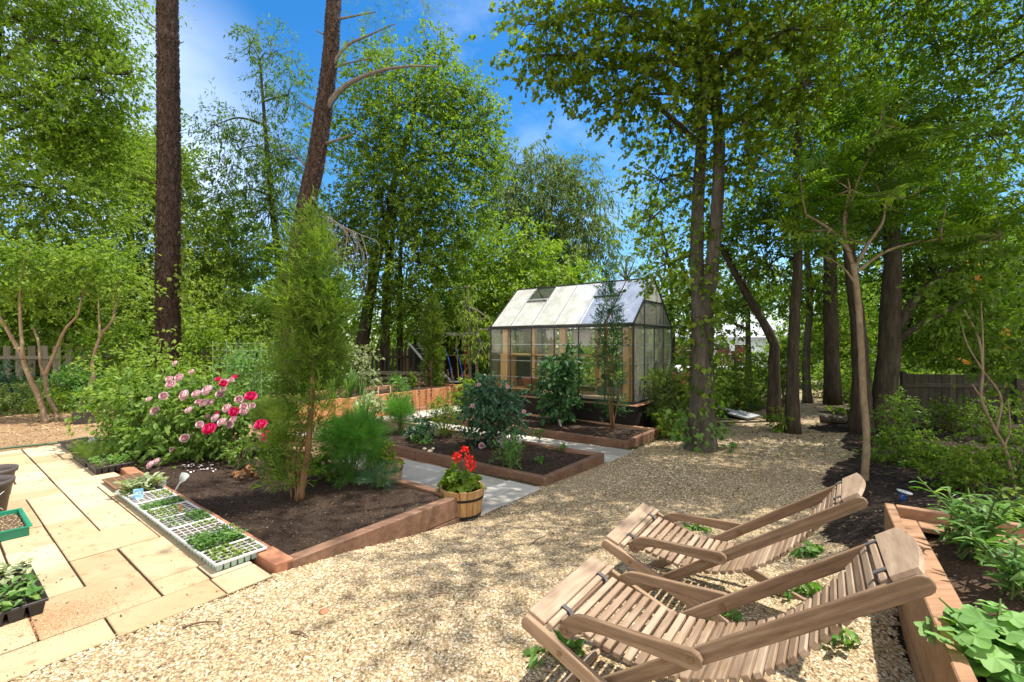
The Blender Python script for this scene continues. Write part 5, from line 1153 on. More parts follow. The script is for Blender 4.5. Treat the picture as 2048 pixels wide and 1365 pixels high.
# middle bed
bz = -.17
shrub('rose_bush', 'dense blue green rose bush in the middle of the second bed', P(985, 893, bz), 1.1, 1.1, 'lf_blue', .065, 4200, 'rose bush', OVAL, blobs=13, per=6, shape=.7)
rb2 = [o for o in bpy.data.objects if o.name == 'rose_bush.001'][0]
for (px, py) in ((1048, 824), (958, 770), (1015, 775), (945, 812)): place(pk, rb2, D(px, py, 7.0)-np.array(rb2.location), .5, (0, -.8, .5))
shrub('bushy_perennial', 'bright green bushy perennial at the front of the middle bed', P(1022, 938, bz), .42, .42, 'lf_weed', .07, 520, 'plant', LONGLEAF, 'stem', blobs=9, droop=-.5, per=8)
sp = thing('flower_spike', 'purple and white flower sprig above the bright green perennial', 'flower', D(1012, 885, 6.4)); mb = MB(); crown_leaves(mb, (0, 0, 0), (.05, .05, .09), 60, .04, OVAL, .2, 4, .04); mb.build('petals', M['mauve'], sp); mb = MB(); mb.tube([(0, 0, -.33), (0, 0, .03)], .005, 5); mb.build('stem', M['stem'], sp); mb = MB(); crown_leaves(mb, (.11, .02, .02), (.08, .05, .07), 26, .04, OVAL, .2, 4, .04); mb.build('white_petals', M['white_petal'], sp)
for (px, py, h, lab) in ((1077, 928, .16, 'small leafy seedling right of the bright perennial'), (1122, 901, .1, 'tiny seedling near the right end of the middle bed'), (828, 886, .13, 'pale seedling left of the mushrooms in the middle bed'), (857, 889, .13, 'bright seedling directly behind the cream mushrooms'), (1078, 875, .16, 'thin sprig by the back edge of the middle bed')):
    shrub('seedling', lab, P(px, py, bz), h, h*1.3, 'lf_weed', .055, 60, 'seedling', OVAL, 'stem', blobs=3, per=5)
for i, (px, py, r) in enumerate(((849, 902, .035), (860, 908, .045), (866, 901, .03))):
    q = P(px, py, bz); t = thing('mushroom', ['cream mushroom at the left of its cluster', 'largest cream mushroom of the cluster on dark soil', 'small cream mushroom at the right of its cluster'][i], 'mushroom', q, group='mushrooms in the middle bed')
    mb = MB(); mb.lathe([(.012, 0), (.012, r*.8)], n=10); mb.build('stalk', M['cream'], t, smooth=True); mb = MB(); mb.lathe([(.0, r*1.5), (r*.6, r*1.35), (r, r*.85), (r*.85, r*.65), (0, r*.7)], n=14); mb.build('cap', M['cream'], t, smooth=True)
t = pk.copy(); COL.objects.link(t); t.parent = None; t.name = 'rose_bloom'; t.location = P(963, 897, bz)+np.array([0, 0, .04]); t.rotation_euler = (1.2, 0, .1); t.scale = (.8,)*3; tag(t, 'single pink rose bloom lying on dark soil before the blue green bush', 'rose')
shrub('leafy_perennial', 'dense dark green perennial behind the blue green rose bush', G(5.7, 5.9, bz), .75, .8, 'lf_mid', .06, 1500, 'plant', LANCE, 'stem', blobs=8, droop=-.2)
shrub('leafy_perennial', 'low blue green leafy clump in front of the dark perennial', G(5.25, 6.0, bz), .35, .7, 'lf_blue', .06, 700, 'plant', OVAL, 'stem', blobs=6)
def iris(label, base, h, n, spread=.45, leaf='lf_iris', group=None):
    root = thing('iris_clump', label, 'iris', base, group=group); mb = MB(); blades(mb, (0, 0, 0), n, h, spread); mb.build('leaves', M[leaf], root); return root
iris('dense clump of upright sword leaves left of the grey path crossing', P(727, 868, -.1), .8, 46, .35)
shrub('hosta_plant', 'white edged leafy plant behind the dense sword leaf clump', P(748, 845, -.1), .55, .75, 'lf_silver', .12, 260, 'plant', OVAL, 'stem', blobs=6)
shrub('leafy_perennial', 'pale grassy plant against the orange boards', P(800, 838, -.15), .55, .6, 'lf_weed', .1, 500, 'plant', LANCE, 'stem', blobs=6, droop=-.5)
for i, (u_, h, lab) in enumerate(((5.55, .55, 'sword leaved iris nearest the conifer on the tall orange bed'), (6.0, .8, 'widest sword leaved iris on the tall orange bed'), (6.35, .6, 'sword leaved iris right of the widest one on the orange bed'), (5.0, .6, 'sword leaved iris half hidden by the conifer on the orange bed'))):
    iris(lab, G(u_, 9.2+.1*i, .28), h, 16 if i != 1 else 22, .5)
shrub('leafy_perennial', 'pale leafy rosette standing on the tall orange bed', G(7.35, 9.3, .28), .42, .5, 'lf_weed', .16, 120, 'plant', LONGLEAF, 'stem', blobs=5, droop=-.3)
shrub('leafy_perennial', 'thin seedling plant right of the pale rosette on the orange bed', G(7.9, 9.4, .28), .5, .4, 'lf_mid', .08, 120, 'plant', OVAL, 'stem', blobs=5)
shrub('leafy_perennial', 'yellow green weeds at the right end of the orange bed', G(9.1, 8.55, -.25), .8, .7, 'lf_lime', .09, 700, 'plant', OVAL, 'stem', blobs=7)
for i, (u_, lab) in enumerate(((6.6, 'wooden plant label at the left of two on the orange bed'), (6.95, 'wooden plant label beside the pale rosette'))):
    mb = MB(); mb.box(G(u_, 9.05, .36), (.03, .012, .22), AX, 0, None, .002); o = mb.build('plant_label', M['pine_wood']); tag(o, lab, 'plant label')
t = thing('flower_spike', 'single dark red flower spike at the near end of the low boards', 'flower', P(803, 836, -.15)); mb = MB(); mb.tube([(0, 0, 0), (0, 0, .25)], .008, 5); mb.build('stem', M['stem'], t); mb = MB(); crown_leaves(mb, (0, 0, .32), (.07, .07, .17), 140, .055, OVAL, .3, 5, .05); mb.build('petals', M['maroon'], t)
for i, (px, py, h, lab) in enumerate(((838, 838, 1.0, 'leftmost tall brown seed spike before the orange boards'), (852, 840, 1.05, 'tall brown seed spike second from the left before the orange boards'), (862, 840, 1.3, 'tallest dark seed spike topped with maroon before the orange boards'), (895, 838, 1.1, 'pale seed spike at the end of the orange boards'), (904, 838, 1.15, 'rightmost seed spike beyond the orange boards'), (825, 836, .45, 'shortest seed spike beside the dark red flower'))):
    q = P(px, py, -.18); t = thing('seed_spike', lab, 'seed spike', q, group='seed spikes before the orange boards'); mb = MB(); mb.tube(curve_pts([(0, 0, 0), (.02, 0, h*.6), (0, .01, h)], 8), (.006, .003), 5); mb.build('stem', M['twig'], t)
    mb = MB(); n = 60; z = h*(.35+.65*rng.random(n)); q2 = np.stack([rng.normal(0, .012, n), rng.normal(0, .012, n), z], 1); mb.inst(CHIP, q2, frames(rdir(n)), .03+.02*rng.random(n)); mb.build('seed_head', M['maroon'] if i == 2 else M['twig'], t)

# bed before the greenhouse
fz = -.22
shrub('leafy_shrub', 'dark broad leaved shrub in front of the greenhouse glass', P(1118, 850, fz), 1.62, 1.15, 'lf_deep', .12, 1500, 'shrub', OVAL, blobs=14, per=6, shape=1.25)
mb = MB(); q = P(1117, 848, fz); mb.box(q+np.array([0, -.3, .07]), (.035, .01, .16), Matrix.Rotation(.3, 3, 'Y')); tag(mb.build('plant_label', M['white_plastic']), 'white plant label at the foot of the dark broad leaved shrub', 'plant label')
b0 = P(1226, 860, fz); d = b0[1]; root = thing('juniper_tree', 'slim dark airy evergreen column beside the greenhouse corner', 'tree', b0); mb, cb = MB(), MB()
for k in range(5): a = k*1.3; trunk(mb, [b0+np.array([math.cos(a)*.03, math.sin(a)*.03, -.03]), D(1226+random.uniform(-12, 12), 780, d), D(1222+random.uniform(-14, 14), 680, d), D(1219+random.uniform(-4, 4), 560 if k == 0 else 620, d)], .018, .006, 6, 14)
mb.build('trunk', M['bk_cedar'], root, b0, True)
for (px, py, rx, ry, n) in ((1218, 545, 8, 22, 70), (1216, 575, 15, 22, 150), (1222, 605, 24, 22, 260), (1214, 640, 26, 24, 280), (1224, 675, 28, 26, 320), (1214, 710, 26, 24, 280), (1226, 745, 26, 24, 220), (1215, 775, 28, 22, 130), (1232, 810, 26, 24, 120), (1205, 815, 20, 20, 60)):
    c = D(px, py, d); r = np.array([rx, rx, ry])*d/F; n = int(n*.5); o = rdir(n); q = c+o*(rng.random(n)**.5*(1+.2*rng.normal(0, 1, n)))[:, None]*r; cb.inst(SCALE, q, frames(o+np.array([0, 0, .5])+rng.normal(0, .5, (n, 3)), jit=1), .12+.08*rng.random(n))
cb.build('crown', M['lf_deep'], root, b0)
shrub('leafy_shrub', 'wispy willowy plant at the right corner of the greenhouse', PG(1335, 862), 1.35, 1.2, 'lf_feather', .14, 1900, 'shrub', LANCE, 'stem', blobs=14, droop=-.1, per=8, shape=.7)
shrub('leafy_shrub', 'deep green undergrowth shrub beside the maple trunk foot', gp(1345, 8.9), .55, .8, 'lf_mid', .09, 900, 'shrub', LANCE, 'stem', blobs=7)

# conifers and small trees by the shed
b0 = gp(866, 13); root = thing('columnar_conifer', 'narrow yellow green conifer column standing before the shed', 'tree', b0); mb, cb = MB(), MB()
trunk(mb, [b0, D(866, 700, 13), D(865, 600, 13)], .04, .01, 8, 8); mb.build('trunk', M['bk_cedar'], root, b0, True)
for (px, py, rx, ry) in ((866, 610, 9, 16), (864, 635, 17, 20), (868, 660, 19, 20), (863, 685, 20, 20), (868, 710, 20, 20), (864, 735, 19, 18), (868, 758, 16, 14), (866, 780, 14, 14)):
    n = int(rx*ry*.9); c = D(px, py, 13); r = np.array([rx, rx, ry])*13/F; o = rdir(n); cb.inst(SCALE, c+o*(rng.random(n)**.5)[:, None]*r, frames(o+np.array([0, 0, .8])+rng.normal(0, .4, (n, 3)), jit=1), .16+.1*rng.random(n))
cb.build('crown', M['lf_arbor'], root, b0)
b0 = gp(945, 13.5); d = 13.5
tree('weeping_tree', 'small weeping tree with hanging leaves left of the greenhouse', [([b0, D(938, 700, d), D(940, 640, d), D(935, 580, d)], .05, .025), ([gp(955, d), D(952, 700, d), D(950, 650, d)], .04, .02), ([D(938, 615, d), D(960, 625, d), D(978, 640, d)], .03, .012)],
     [(938, 575, d, 18, 14, 1.5), (930, 610, d, 16, 35, 1.3), (955, 640, d, 22, 20, 1.2), (925, 670, d, 16, 30, 1.2), (960, 680, d, 26, 40, 1.4), (945, 720, d, 18, 25, 1.0), (978, 660, d, 16, 30, 1.1), (930, 640, d, 30, 25, .8)], M['lf_pale'], M['bk_dead'], .14, 2.0, LANCE, 1.2, 8, .3, cat='tree')
shrub('garden_shrub', 'shrub in white flower before the dark fence behind the conifer', gp(725, 11.5), 1.75, 1.0, 'lf_silver', .07, 1500, blobs=10, flat=.2)
# left border plants
Bd = 'plants along the left fence'
for i, (px, dd, h, w, lf, L, n, lab) in enumerate(((20, 10.6, .95, 1.5, 'lf_blue', .075, 1900, 'grey green leafy clump under the left picket fence'), (75, 10.0, .75, 1.2, 'lf_feather', .08, 1500, 'low feathery clump behind the leaning tan trunks'), (150, 10.4, .9, 1.2, 'lf_weed', .09, 1700, 'light green fern like clump behind the black pot'), (215, 10.2, .95, 1.1, 'lf_weed', .075, 1500, 'pale leafy clump right of the black pot'), (5, 9.6, .5, 1.2, 'lf_feather', .07, 1200, 'lowest grey clump at the left edge by bare soil'), (110, 9.7, .55, .9, 'lf_mid', .07, 1000, 'dark low clump between the tan trunks'))):
    shrub('border_plant', lab, gp(px, dd), h, w, lf, L, n, 'plant', LANCE if i % 2 else OVAL, 'stem', blobs=8, droop=-.1, group=Bd)
for i, (px, dd, h, w, lf, L, n, lab) in enumerate(((225, 11.6, 2.4, 1.9, 'lf_mid', .11, 2600, 'climber mounded over the left fence behind the pot'), (150, 13.2, 3.2, 2.4, 'lf_dark', .2, 1500, 'large leaved dark vine above the left picket fence'), (60, 13.5, 3.4, 2.4, 'lf_dark', .18, 1600, 'dark leafy mass behind the leftmost fence panel'), (420, 11.8, 2.3, 2.0, 'lf_left', .1, 2600, 'round light shrub left of the wire cage'), (540, 12.4, 2.0, 1.8, 'lf_pale', .09, 2200, 'pale shrub behind the wire cage'), (490, 9.3, 1.45, 1.3, 'lf_weed', .07, 2600, 'leafy tangle climbing the wire cage'), (370, 12.2, 2.6, 1.6, 'lf_left', .1, 2000, 'bright shrub at the right foot of the straight pine'), (650, 13.5, 2.4, 1.8, 'lf_dark', .1, 2200, 'dark shrub behind the tall conifer'), (1010, 15.5, 2.6, 2.6, 'lf_mid', .12, 2200, 'green shrub behind the left half of the greenhouse'), (1150, 16, 2.6, 3.0, 'lf_left', .13, 2400, 'bright shrub behind the right half of the greenhouse'), (780, 18, 3.0, 3.0, 'lf_dark', .14, 2600, 'dark shrub left of the tool shed'), (560, 17, 3.4, 3.0, 'lf_dark', .14, 2600, 'deep shade shrub between the pines'))):
    shrub('background_shrub', lab, gp(px, dd), h, w, lf, L, n, 'shrub', KITE, blobs=12, group='shrubs behind the garden', tw=.35)
# right side understory
for i, (px, dd, h, w, lf, L, n, lab) in enumerate(((1810, 6.6, .5, 1.2, 'lf_dark', .05, 1900, 'low azalea mound nearest the dark forked tree'), (1870, 6.2, .36, .8, 'lf_dark', .05, 1100, 'smallest azalea mound in front of the fence'), (1930, 5.2, .55, .95, 'lf_mid', .05, 1900, 'brightest azalea mound left of the twisted magnolia'), (2030, 5.6, .6, 1.1, 'lf_dark', .055, 1500, 'dark azalea at the right edge beyond the magnolia'), (1800, 8.2, .95, 1.0, 'lf_rose', .06, 1500, 'bronze tinged shrub at the foot of the forked tree'), (1770, 10.5, .9, 1.0, 'lf_lime', .07, 1300, 'yellowish shrub behind the forked tree'), (1900, 9.6, .7, 1.3, 'lf_dark', .06, 1500, 'dark shrub along the foot of the board fence'), (1990, 8.4, .8, 1.3, 'lf_dark', .06, 1500, 'dark shrub covering the right end of the board fence'))):
    shrub('azalea_shrub', lab, gp(px, dd), h, w, lf, L, n, 'shrub', KITE, blobs=9, group='azaleas before the board fence', flat=.4)
for i, (px, dd, h, w, lf, L, n, lab) in enumerate(((1475, 13.2, 1.7, 2.4, 'lf_dark', .08, 4200, 'wide dark rounded bush behind the stone slabs'), (1400, 11, 1.2, 1.4, 'lf_dark', .08, 2000, 'dark bush half hidden by the maple trunk'), (1660, 16, 1.3, 1.6, 'lf_lime', .09, 2000, 'light bush where the path bends right'), (1710, 14.5, 1.1, 1.4, 'lf_lime', .09, 1600, 'light low bush left of the forked tree'), (1565, 13.5, 2.1, 1.2, 'lf_dark', .09, 1700, 'narrow dark bush between the two path trunks'), (1560, 9.6, .55, .6, 'lf_lime', .07, 500, 'yellow green weeds between the path trunks'), (1540, 20, 2.2, 2.6, 'lf_lime', .12, 1800, 'sunlit bush in front of the white house'), (1365, 17, 1.9, 1.4, 'lf_lime', .1, 1100, 'golden bush behind the rust coloured planter'), (1740, 17, 2.0, 2.4, 'lf_mid', .11, 2000, 'green bush behind the path bend'))):
    shrub('understory_bush', lab, gp(px, dd), h, w, lf, L, n, 'bush', KITE, blobs=9, group='bushes along the far path', flat=.4)
for (px, py, dd, w, h, lab) in ((1470, 715, 24, 2.2, 1.2, 'dark red leaved maple before the white house'), (1372, 715, 24, 1.8, 1.2, 'dull red leaved maple behind the rust planter')):
    b0 = gp(px, dd); r_ = thing('red_maple', lab, 'tree', b0); mb = MB(); trunk(mb, [b0, D(px, py+10, dd), D(px-3, py-8, dd)], .08, .03, 7, 8); mb.build('trunk', M['bk_dark'], r_, b0, True); mb = MB()
    for k in range(3): crown_leaves(mb, D(px+(k-1)*16, py-6*(k == 1), dd), (w*.4, w*.4, h*.3), 500, .15, LANCE, .3, 10, .3)
    mb.build('crown', M['lf_red'], r_, b0)
# front right bed plants
def leafy_stalk(label, base, h, k, L, leaf, tmpl=LONGLEAF, spread=.3, per=16, pair=True):
    root = thing('leafy_plant', label, 'plant', base); sb, cb = MB(), MB()
    for i in range(k):
        a = random.uniform(0, 6.3); r = spread*random.uniform(.15, 1); hh = h*random.uniform(.6, 1); s0 = np.array([random.uniform(-.07, .07), random.uniform(-.07, .07), -.02]); e = np.array([math.cos(a)*r, math.sin(a)*r, hh]); p = curve_pts([s0, (s0+e)/2*np.array([.8, .8, 1.05]), e], 10)
        sb.tube(p, (.007, .003), 6); n = int(per*hh/h)
        for j in range(n):
            t = .2+.8*(j+random.random())/n; q = p[min(len(p)-1, int(t*(len(p)-1)))]; az = j*2.4+i
            dv = np.array([[math.cos(az), math.sin(az), random.uniform(-.1, .7)]]); cb.inst(tmpl, q[None], frames(dv, jit=.25), np.array([L*(1.25-.6*t)*random.uniform(.7, 1.2)]))
    sb.build('stem', M['stem'], root); cb.build('foliage', M[leaf], root); return root
leafy_stalk('tall leafy stalks in the middle of the front corner bed', P(1965, 1120, .37), .4, 16, .13, 'lf_weed', LONGLEAF, .28, 20)
leafy_stalk('slender stalks with tiny buds left of the tall leafy stalks', P(1905, 1085, .36), .3, 7, .06, 'lf_weed', OVAL, .12, 14)
leafy_stalk('drooping leafy stalks at the right edge of the front bed', P(2040, 1190, .37), .3, 9, .13, 'lf_weed', LONGLEAF, .22, 14)
leafy_stalk('low leafy plant behind the drooping stalks', P(2035, 1050, .37), .22, 8, .1, 'lf_mid', OVAL, .25, 10)
leafy_stalk('broad pale lobed leaves in the bottom corner of the bed', P(2010, 1350, .37), .22, 18, .13, 'lf_hosta', LOBED, .24, 7)
leafy_stalk('broad pale leaves right at the board in the bottom corner', P(1960, 1310, .37), .12, 10, .1, 'lf_hosta', LOBED, .16, 6)
# weeds in the gravel
for i, (px, py, lab) in enumerate(((1590, 1190, 'green weed under the near deckchair head'), (1425, 1270, 'weed growing up through the near deckchair slats'), (1390, 1060, 'weed patch beside the far deckchair armrest'), (1620, 1110, 'grassy weed in the shade of the far deckchair head'), (1665, 1290, 'tiny weed under the near deckchair backrest'), (1120, 1320, 'weed at the foot of the near deckchair front leg'))):
    shrub('weed', lab, PG(px, py), .09, .26, 'lf_weed', .06, 70, 'weed', OVAL, 'stem', blobs=3, per=5, group='weeds around the deckchairs')
mb = MB(); pts_ = np.concatenate([scatter(1500, -1.5, 5, 2, 7, lambda x, y: gravel_mask(x, y) & (fbm(x, y, 1.3, 31) > .75)), scatter(3000, 2, 8, 7, 11, lambda x, y: gravel_mask(x, y) & (fbm(x, y, 1.1, 33) > .5))]); n = len(pts_)
mb.inst(KITE, pts_+np.array([0, 0, .01]), frames(rdir(n, .8), jit=.6), .03+.03*rng.random(n)); tag(mb.build('ground_weeds', M['lf_weed']), 'sparse low green weeds sprouting through the gravel', 'weeds', kind='stuff')
# ground cover and far wood
mb = MB(); k = 26000; x = rng.uniform(-22, 26, k); y = rng.uniform(11.5, 30, k); ok = ~gravel_mask(x, y); x, y = x[ok], y[ok]; n = len(x)
mb.inst(KITE, np.stack([x, y, terrain(x, y)+rng.random(n)**2*.35], 1), frames(rdir(n, .6), jit=.6), .1+.14*rng.random(n)); tag(mb.build('ground_cover', M['lf_mid']), 'low green ground cover under the trees', 'ground cover', kind='stuff')
mb = MB()
for i in range(300):
    px = random.uniform(-900, 2900); dd = random.uniform(27, 44)
    if 1320 < px < 1610: dd = random.uniform(50, 60)
    if 1100 < px < 1700: zt = random.uniform(1, 3.0)
    else: zt = random.uniform(1.5, 8.5)
    w_ = random.uniform(2, 3.6); c = np.array([(px-CX)/F*dd, dd, zt*.55]); crown_leaves(mb, c, (w_, w_*.8, zt*.6+.5), 620, .36, KITE, .3, 12, .8)
tag(mb.build('far_wood', M['lf_mid']), 'mass of distant green woodland closing the view behind the garden', 'woodland', kind='stuff')

# ------------------------------------------------------------------ fences, shed, house
def picket_fence(label, x0, x1, y, top, mat, pw=.11, gap=.09, rails=(.35, 1.2), y1=None, z0=0, name='picket_fence'):
    y1 = y if y1 is None else y1; A = np.array([x0, y, z0]); Bv = np.array([x1, y1, z0]); L = np.linalg.norm(Bv-A); d = (Bv-A)/L; nrm = np.array([-d[1], d[0], 0])
    t = thing(name, label, 'fence', A); ax = [d, nrm, (0, 0, 1)]; k = 0; s_ = 0.0
    while s_ < L:
        mb = MB(); h = top+random.uniform(-.015, .015); mb.box(d*(s_+pw/2)+np.array([0, 0, h/2]), (pw, .02, h), ax, 0, None, .003); mb.build('picket', mat, t); s_ += pw+gap
    for z in rails:
        mb = MB(); mb.box(d*L/2-nrm*.032+np.array([0, 0, z]), (L, .04, .09), ax, 0, None, .003); mb.build('rail', mat, t)
    for q in np.arange(0, L+.1, 2.4):
        mb = MB(); mb.box(d*q-nrm*.1+np.array([0, 0, (top+.06)/2]), (.1, .1, top+.06), ax, 0, None, .006); mb.build('post', mat, t)
    return t
lf = picket_fence('weathered grey picket fence behind the leaning tan trunks', -16.5, -7.6, 12.1, 1.42, M['grey_wood'], .2, .13, (.42, 1.12))
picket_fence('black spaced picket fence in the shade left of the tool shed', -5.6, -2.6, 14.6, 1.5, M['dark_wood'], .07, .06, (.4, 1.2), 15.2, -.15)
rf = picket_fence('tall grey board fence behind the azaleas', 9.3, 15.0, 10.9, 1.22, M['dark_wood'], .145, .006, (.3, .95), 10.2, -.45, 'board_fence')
picket_fence('white paled railing fence before the white house', 13.2, 22, 32, 1.15, M['white_paint'], .09, .12, (.2, 1.05), 31, -.4)
# wire cage
c0 = gp(487, 9.2); t = thing('wire_trellis', 'pale green wire trellis frame beside the pink roses', 'trellis', c0); mb = MB(); w_ = .48
for sx_ in (-1, 1):
    for k in range(9): mb.tube([(w_*(-1+2*k/8)*1.0, .22*sx_, 0), (w_*(-1+2*k/8), .22*sx_, 1.55)], .0018, 4)
    for k in range(11): mb.tube([(-w_, .22*sx_, .05+.15*k), (w_, .22*sx_, .05+.15*k)], .0018, 4)
mb.build('mesh', M['wire'], t); mb = MB()
for x, y in ((-w_, -.22), (w_, -.22), (-w_, .22), (w_, .22)): mb.tube([(x, y, -.05), (x, y, 1.6)], .006, 6)
mb.build('frame', M['wire'], t)
# tool shed (open front)
s0 = D(925, 760, 16.5); s0[2] = -.2; t = thing('tool_shed', 'open fronted wooden tool shed behind the weeping tree', 'shed', s0); X0, X1 = -1.75, .95
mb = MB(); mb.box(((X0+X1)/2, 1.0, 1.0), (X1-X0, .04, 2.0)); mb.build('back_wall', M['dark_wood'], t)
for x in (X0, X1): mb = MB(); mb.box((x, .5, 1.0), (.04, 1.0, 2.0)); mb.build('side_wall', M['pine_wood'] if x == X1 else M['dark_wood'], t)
mb = MB(); mb.box(((X0+X1)/2, .4, 2.08), (X1-X0+.3, 1.5, .05), Matrix.Rotation(.08, 3, 'X')); mb.build('roof', M['slab'], t); mb = MB(); mb.box(((X0+X1)/2, -.36, 2.03), (X1-X0+.3, .03, .1)); mb.build('fascia', M['alu'], t)
mb = MB(); mb.box(((X0+X1)/2+.5, .7, 1.25), (1.6, .5, .04)); mb.build('shelf', M['pine_wood'], t)
sb0 = s0
def sthing(name, label, cat, p, build):
    r = thing(name, label, cat, np.asarray(p)); build(r); return r
def _bin(r):
    mb = MB(); mb.box((0, 0, .1), (.34, .26, .2), None, 0, None, .02); mb.build('box', M['terracotta'], r)
sthing('storage_box', 'small brown box on the shelf inside the tool shed', 'box', s0+np.array([.25, .7, 1.27]), _bin)
def _ladder(r):
    mb = MB(); a, b = np.array([0, 0, 0.]), np.array([-1.15, .35, 1.25]); o_ = np.array([.25, .3, 0])*.9
    for q in (0, 1): mb2 = MB(); mb2.bar(a+o_*q, b+o_*q, .03, .07); mb2.build('side_rail', M['alu'], r)
    for k in range(1, 7): mb2 = MB(); p = a+(b-a)*k/7; mb2.tube([p, p+o_], .014, 6); mb2.build('rung', M['alu'], r)
sthing('ladder', 'aluminium ladder leaning beside the narrow conifer column', 'ladder', D(885, 765, 14.5), _ladder)
def _lad2(r):
    for q in (0, .4): mb2 = MB(); mb2.bar((q, 0, 0), (q*.8+.35, .25, 1.1), .03, .06); mb2.build('side_rail', M['grey_wood'], r)
    for k in range(1, 6): mb2 = MB(); f = k/6; mb2.tube([(f*.35, .25*f, 1.1*f), (.4+f*.27, .25*f, 1.1*f)], .014, 6); mb2.build('rung', M['grey_wood'], r)
sthing('step_ladder', 'grey wooden step ladder propped left of the aluminium ladder', 'ladder', D(815, 762, 15), _lad2)
def _trol(r):
    for q in (0, .35): mb = MB(); mb.tube(curve_pts([(q, 0, 0), (q-.1, .1, .6), (q-.28, .15, 1.15)], 8), .018, 6); mb.build('handle_tube', M['blue_paint'], r)
    mb = MB(); mb.box((.1, -.12, .03), (.4, .25, .03)); mb.build('plate', M['alu'], r)
    for q in (0, .35): mb = MB(); mb.tube([(q, .06, .1), (q+.05, .06, .1)], .1, 12); mb.build('wheel', M['black_plastic'], r)
sthing('hand_trolley', 'blue hand trolley standing in front of the tool shed', 'trolley', D(905, 765, 15), _trol)
def _red(r):
    mb = MB(); mb.tube(curve_pts([(0, 0, 0), (0, .05, .7), (-.02, .08, 1.15)], 8), .022, 6); mb.tube([(-.02, .08, 1.14), (.14, .08, 1.16)], .026, 6); mb.build('handle', M['red_paint'], r); mb = MB(); mb.box((0, 0, .06), (.3, .12, .16), None, 0, None, .03); mb.build('head', M['red_paint'], r)
sthing('garden_tool', 'red handled tool standing by the shed wall', 'tool', D(930, 758, 15.2), _red)
def _rake(r):
    mb = MB(); mb.tube([(0, 0, 0), (-.12, .3, 1.5)], .016, 6); mb.build('handle', M['pine_wood'], r); mb = MB(); mb.box((0, 0, .05), (.35, .03, .05)); mb.build('head', M['iron'], r)
sthing('rake', 'long wooden handled rake leaning inside the shed', 'tool', D(917, 758, 15.6), _rake)
mb = MB(); mb.box(D(845, 728, 15.4), (.95, .03, 1.35), Matrix.Rotation(.25, 3, 'X')); tag(mb.build('tarpaulin_board', M['tarp']), 'dark covered board leaning behind the narrow conifer column', 'board')
mb = MB(); mb.box(D(815, 738, 15.6), (.5, .03, 1.2), Matrix.Rotation(.3, 3, 'Y')); tag(mb.build('plywood_sheet', M['pine_wood']), 'tan plywood sheet leaning left of the dark covered board', 'board')
for i, (px, py, z_) in enumerate(((800, 768, 0), (798, 757, 0), (795, 746, 0))):
    mb = MB(); p = D(px, py, 13.6); mb.bar(p+np.array([-.75, .1, .0]), p+np.array([.8, -.1, -.02]), .2, .1, mi=0, bev=.01)
    tag(mb.build('timber_plank', M['grey_wood']), ['lowest grey timber plank in the pile behind the orange bed', 'middle grey timber plank in the pile behind the orange bed', 'top grey timber plank in the pile behind the orange bed'][i], 'plank', 'timber pile behind the orange bed')
# white house
h0 = np.array([19.5, 36.0, -.5]); t = thing('house', 'white sided house glimpsed between trunks at the far right', 'house', h0)
mb = MB(); mb.box((0, 3, 1.2), (13, 6, 2.4))
for k in range(14): mb.box((0, -.012, .1+.17*k), (13, .03, .15), Matrix.Rotation(.06, 3, 'X'))
mb.build('wall', M['siding'], t); mb = MB(); mb.prism([(-7, 0), (7, 0), (7, .12), (-7, .12)], 4.4, np.array([0, -.6, 2.35]), (1, 0, 0), (0, 0, 1), np.array([0, .93, .3])); mb.build('roof', plain_mat('pale_roof', (.33, .34, .37), .7), t)
for x in (-4.2, -1.5, 2): f = MB(); f.box((x, -.06, 1.3), (1.0, .06, 1.3)); w1 = f.build('window', M['white_paint'], t); g_ = MB(); g_.box((x, -.085, 1.3), (.84, .03, 1.14)); g_.build('pane', M['dark_window'], w1)
mb = MB(); mb.box((-2.8, -.05, .95), (.95, .06, 2.0)); mb.build('door', M['dark_window'], t)
mb = MB(); mb.box((-2.5, -1.4, .15), (6, 2.6, .15)); mb.build('deck', M['white_paint'], t)
# rust planter with white cover behind the maple
p0 = gp(1357, 14.5); t = thing('planter_box', 'rust coloured planter box heaped with white cover beyond the greenhouse', 'planter', p0); mb = MB(); mb.prism([(-.45, .62), (.45, .5), (.35, .98), (-.5, 1.0)], .5, (0, 0, 0), (1, 0, 0), (0, 0, 1), (0, 1, 0)); mb.build('box', M['orange_board'], t)
mb = MB(); mb.box((0, .25, .3), (.7, .3, .6)); mb.build('base', M['dark_wood'], t); mb = MB(); n = 60; q = np.stack([rng.uniform(-.45, .45, n), rng.uniform(.05, .45, n), 1.0+.12*rng.random(n)], 1); mb.inst(ROCK, q, yawframes(n, .6), .1+.08*rng.random(n)); mb.build('cover', M['cloth'], t, smooth=True)
# dark raised bed left of the maple trunk
p0 = gp(1378, 9.2); t = thing('raised_bed', 'dark shaded raised bed half hidden behind the maple trunk', 'raised bed', p0); mb = MB(); mb.box((0, 0, .2), (1.1, .05, .4)); mb.build('board', M['composite'], t); mb = MB(); mb.box((0, .5, .17), (1.1, .95, .34)); mb.build('soil', M['soil'], t)
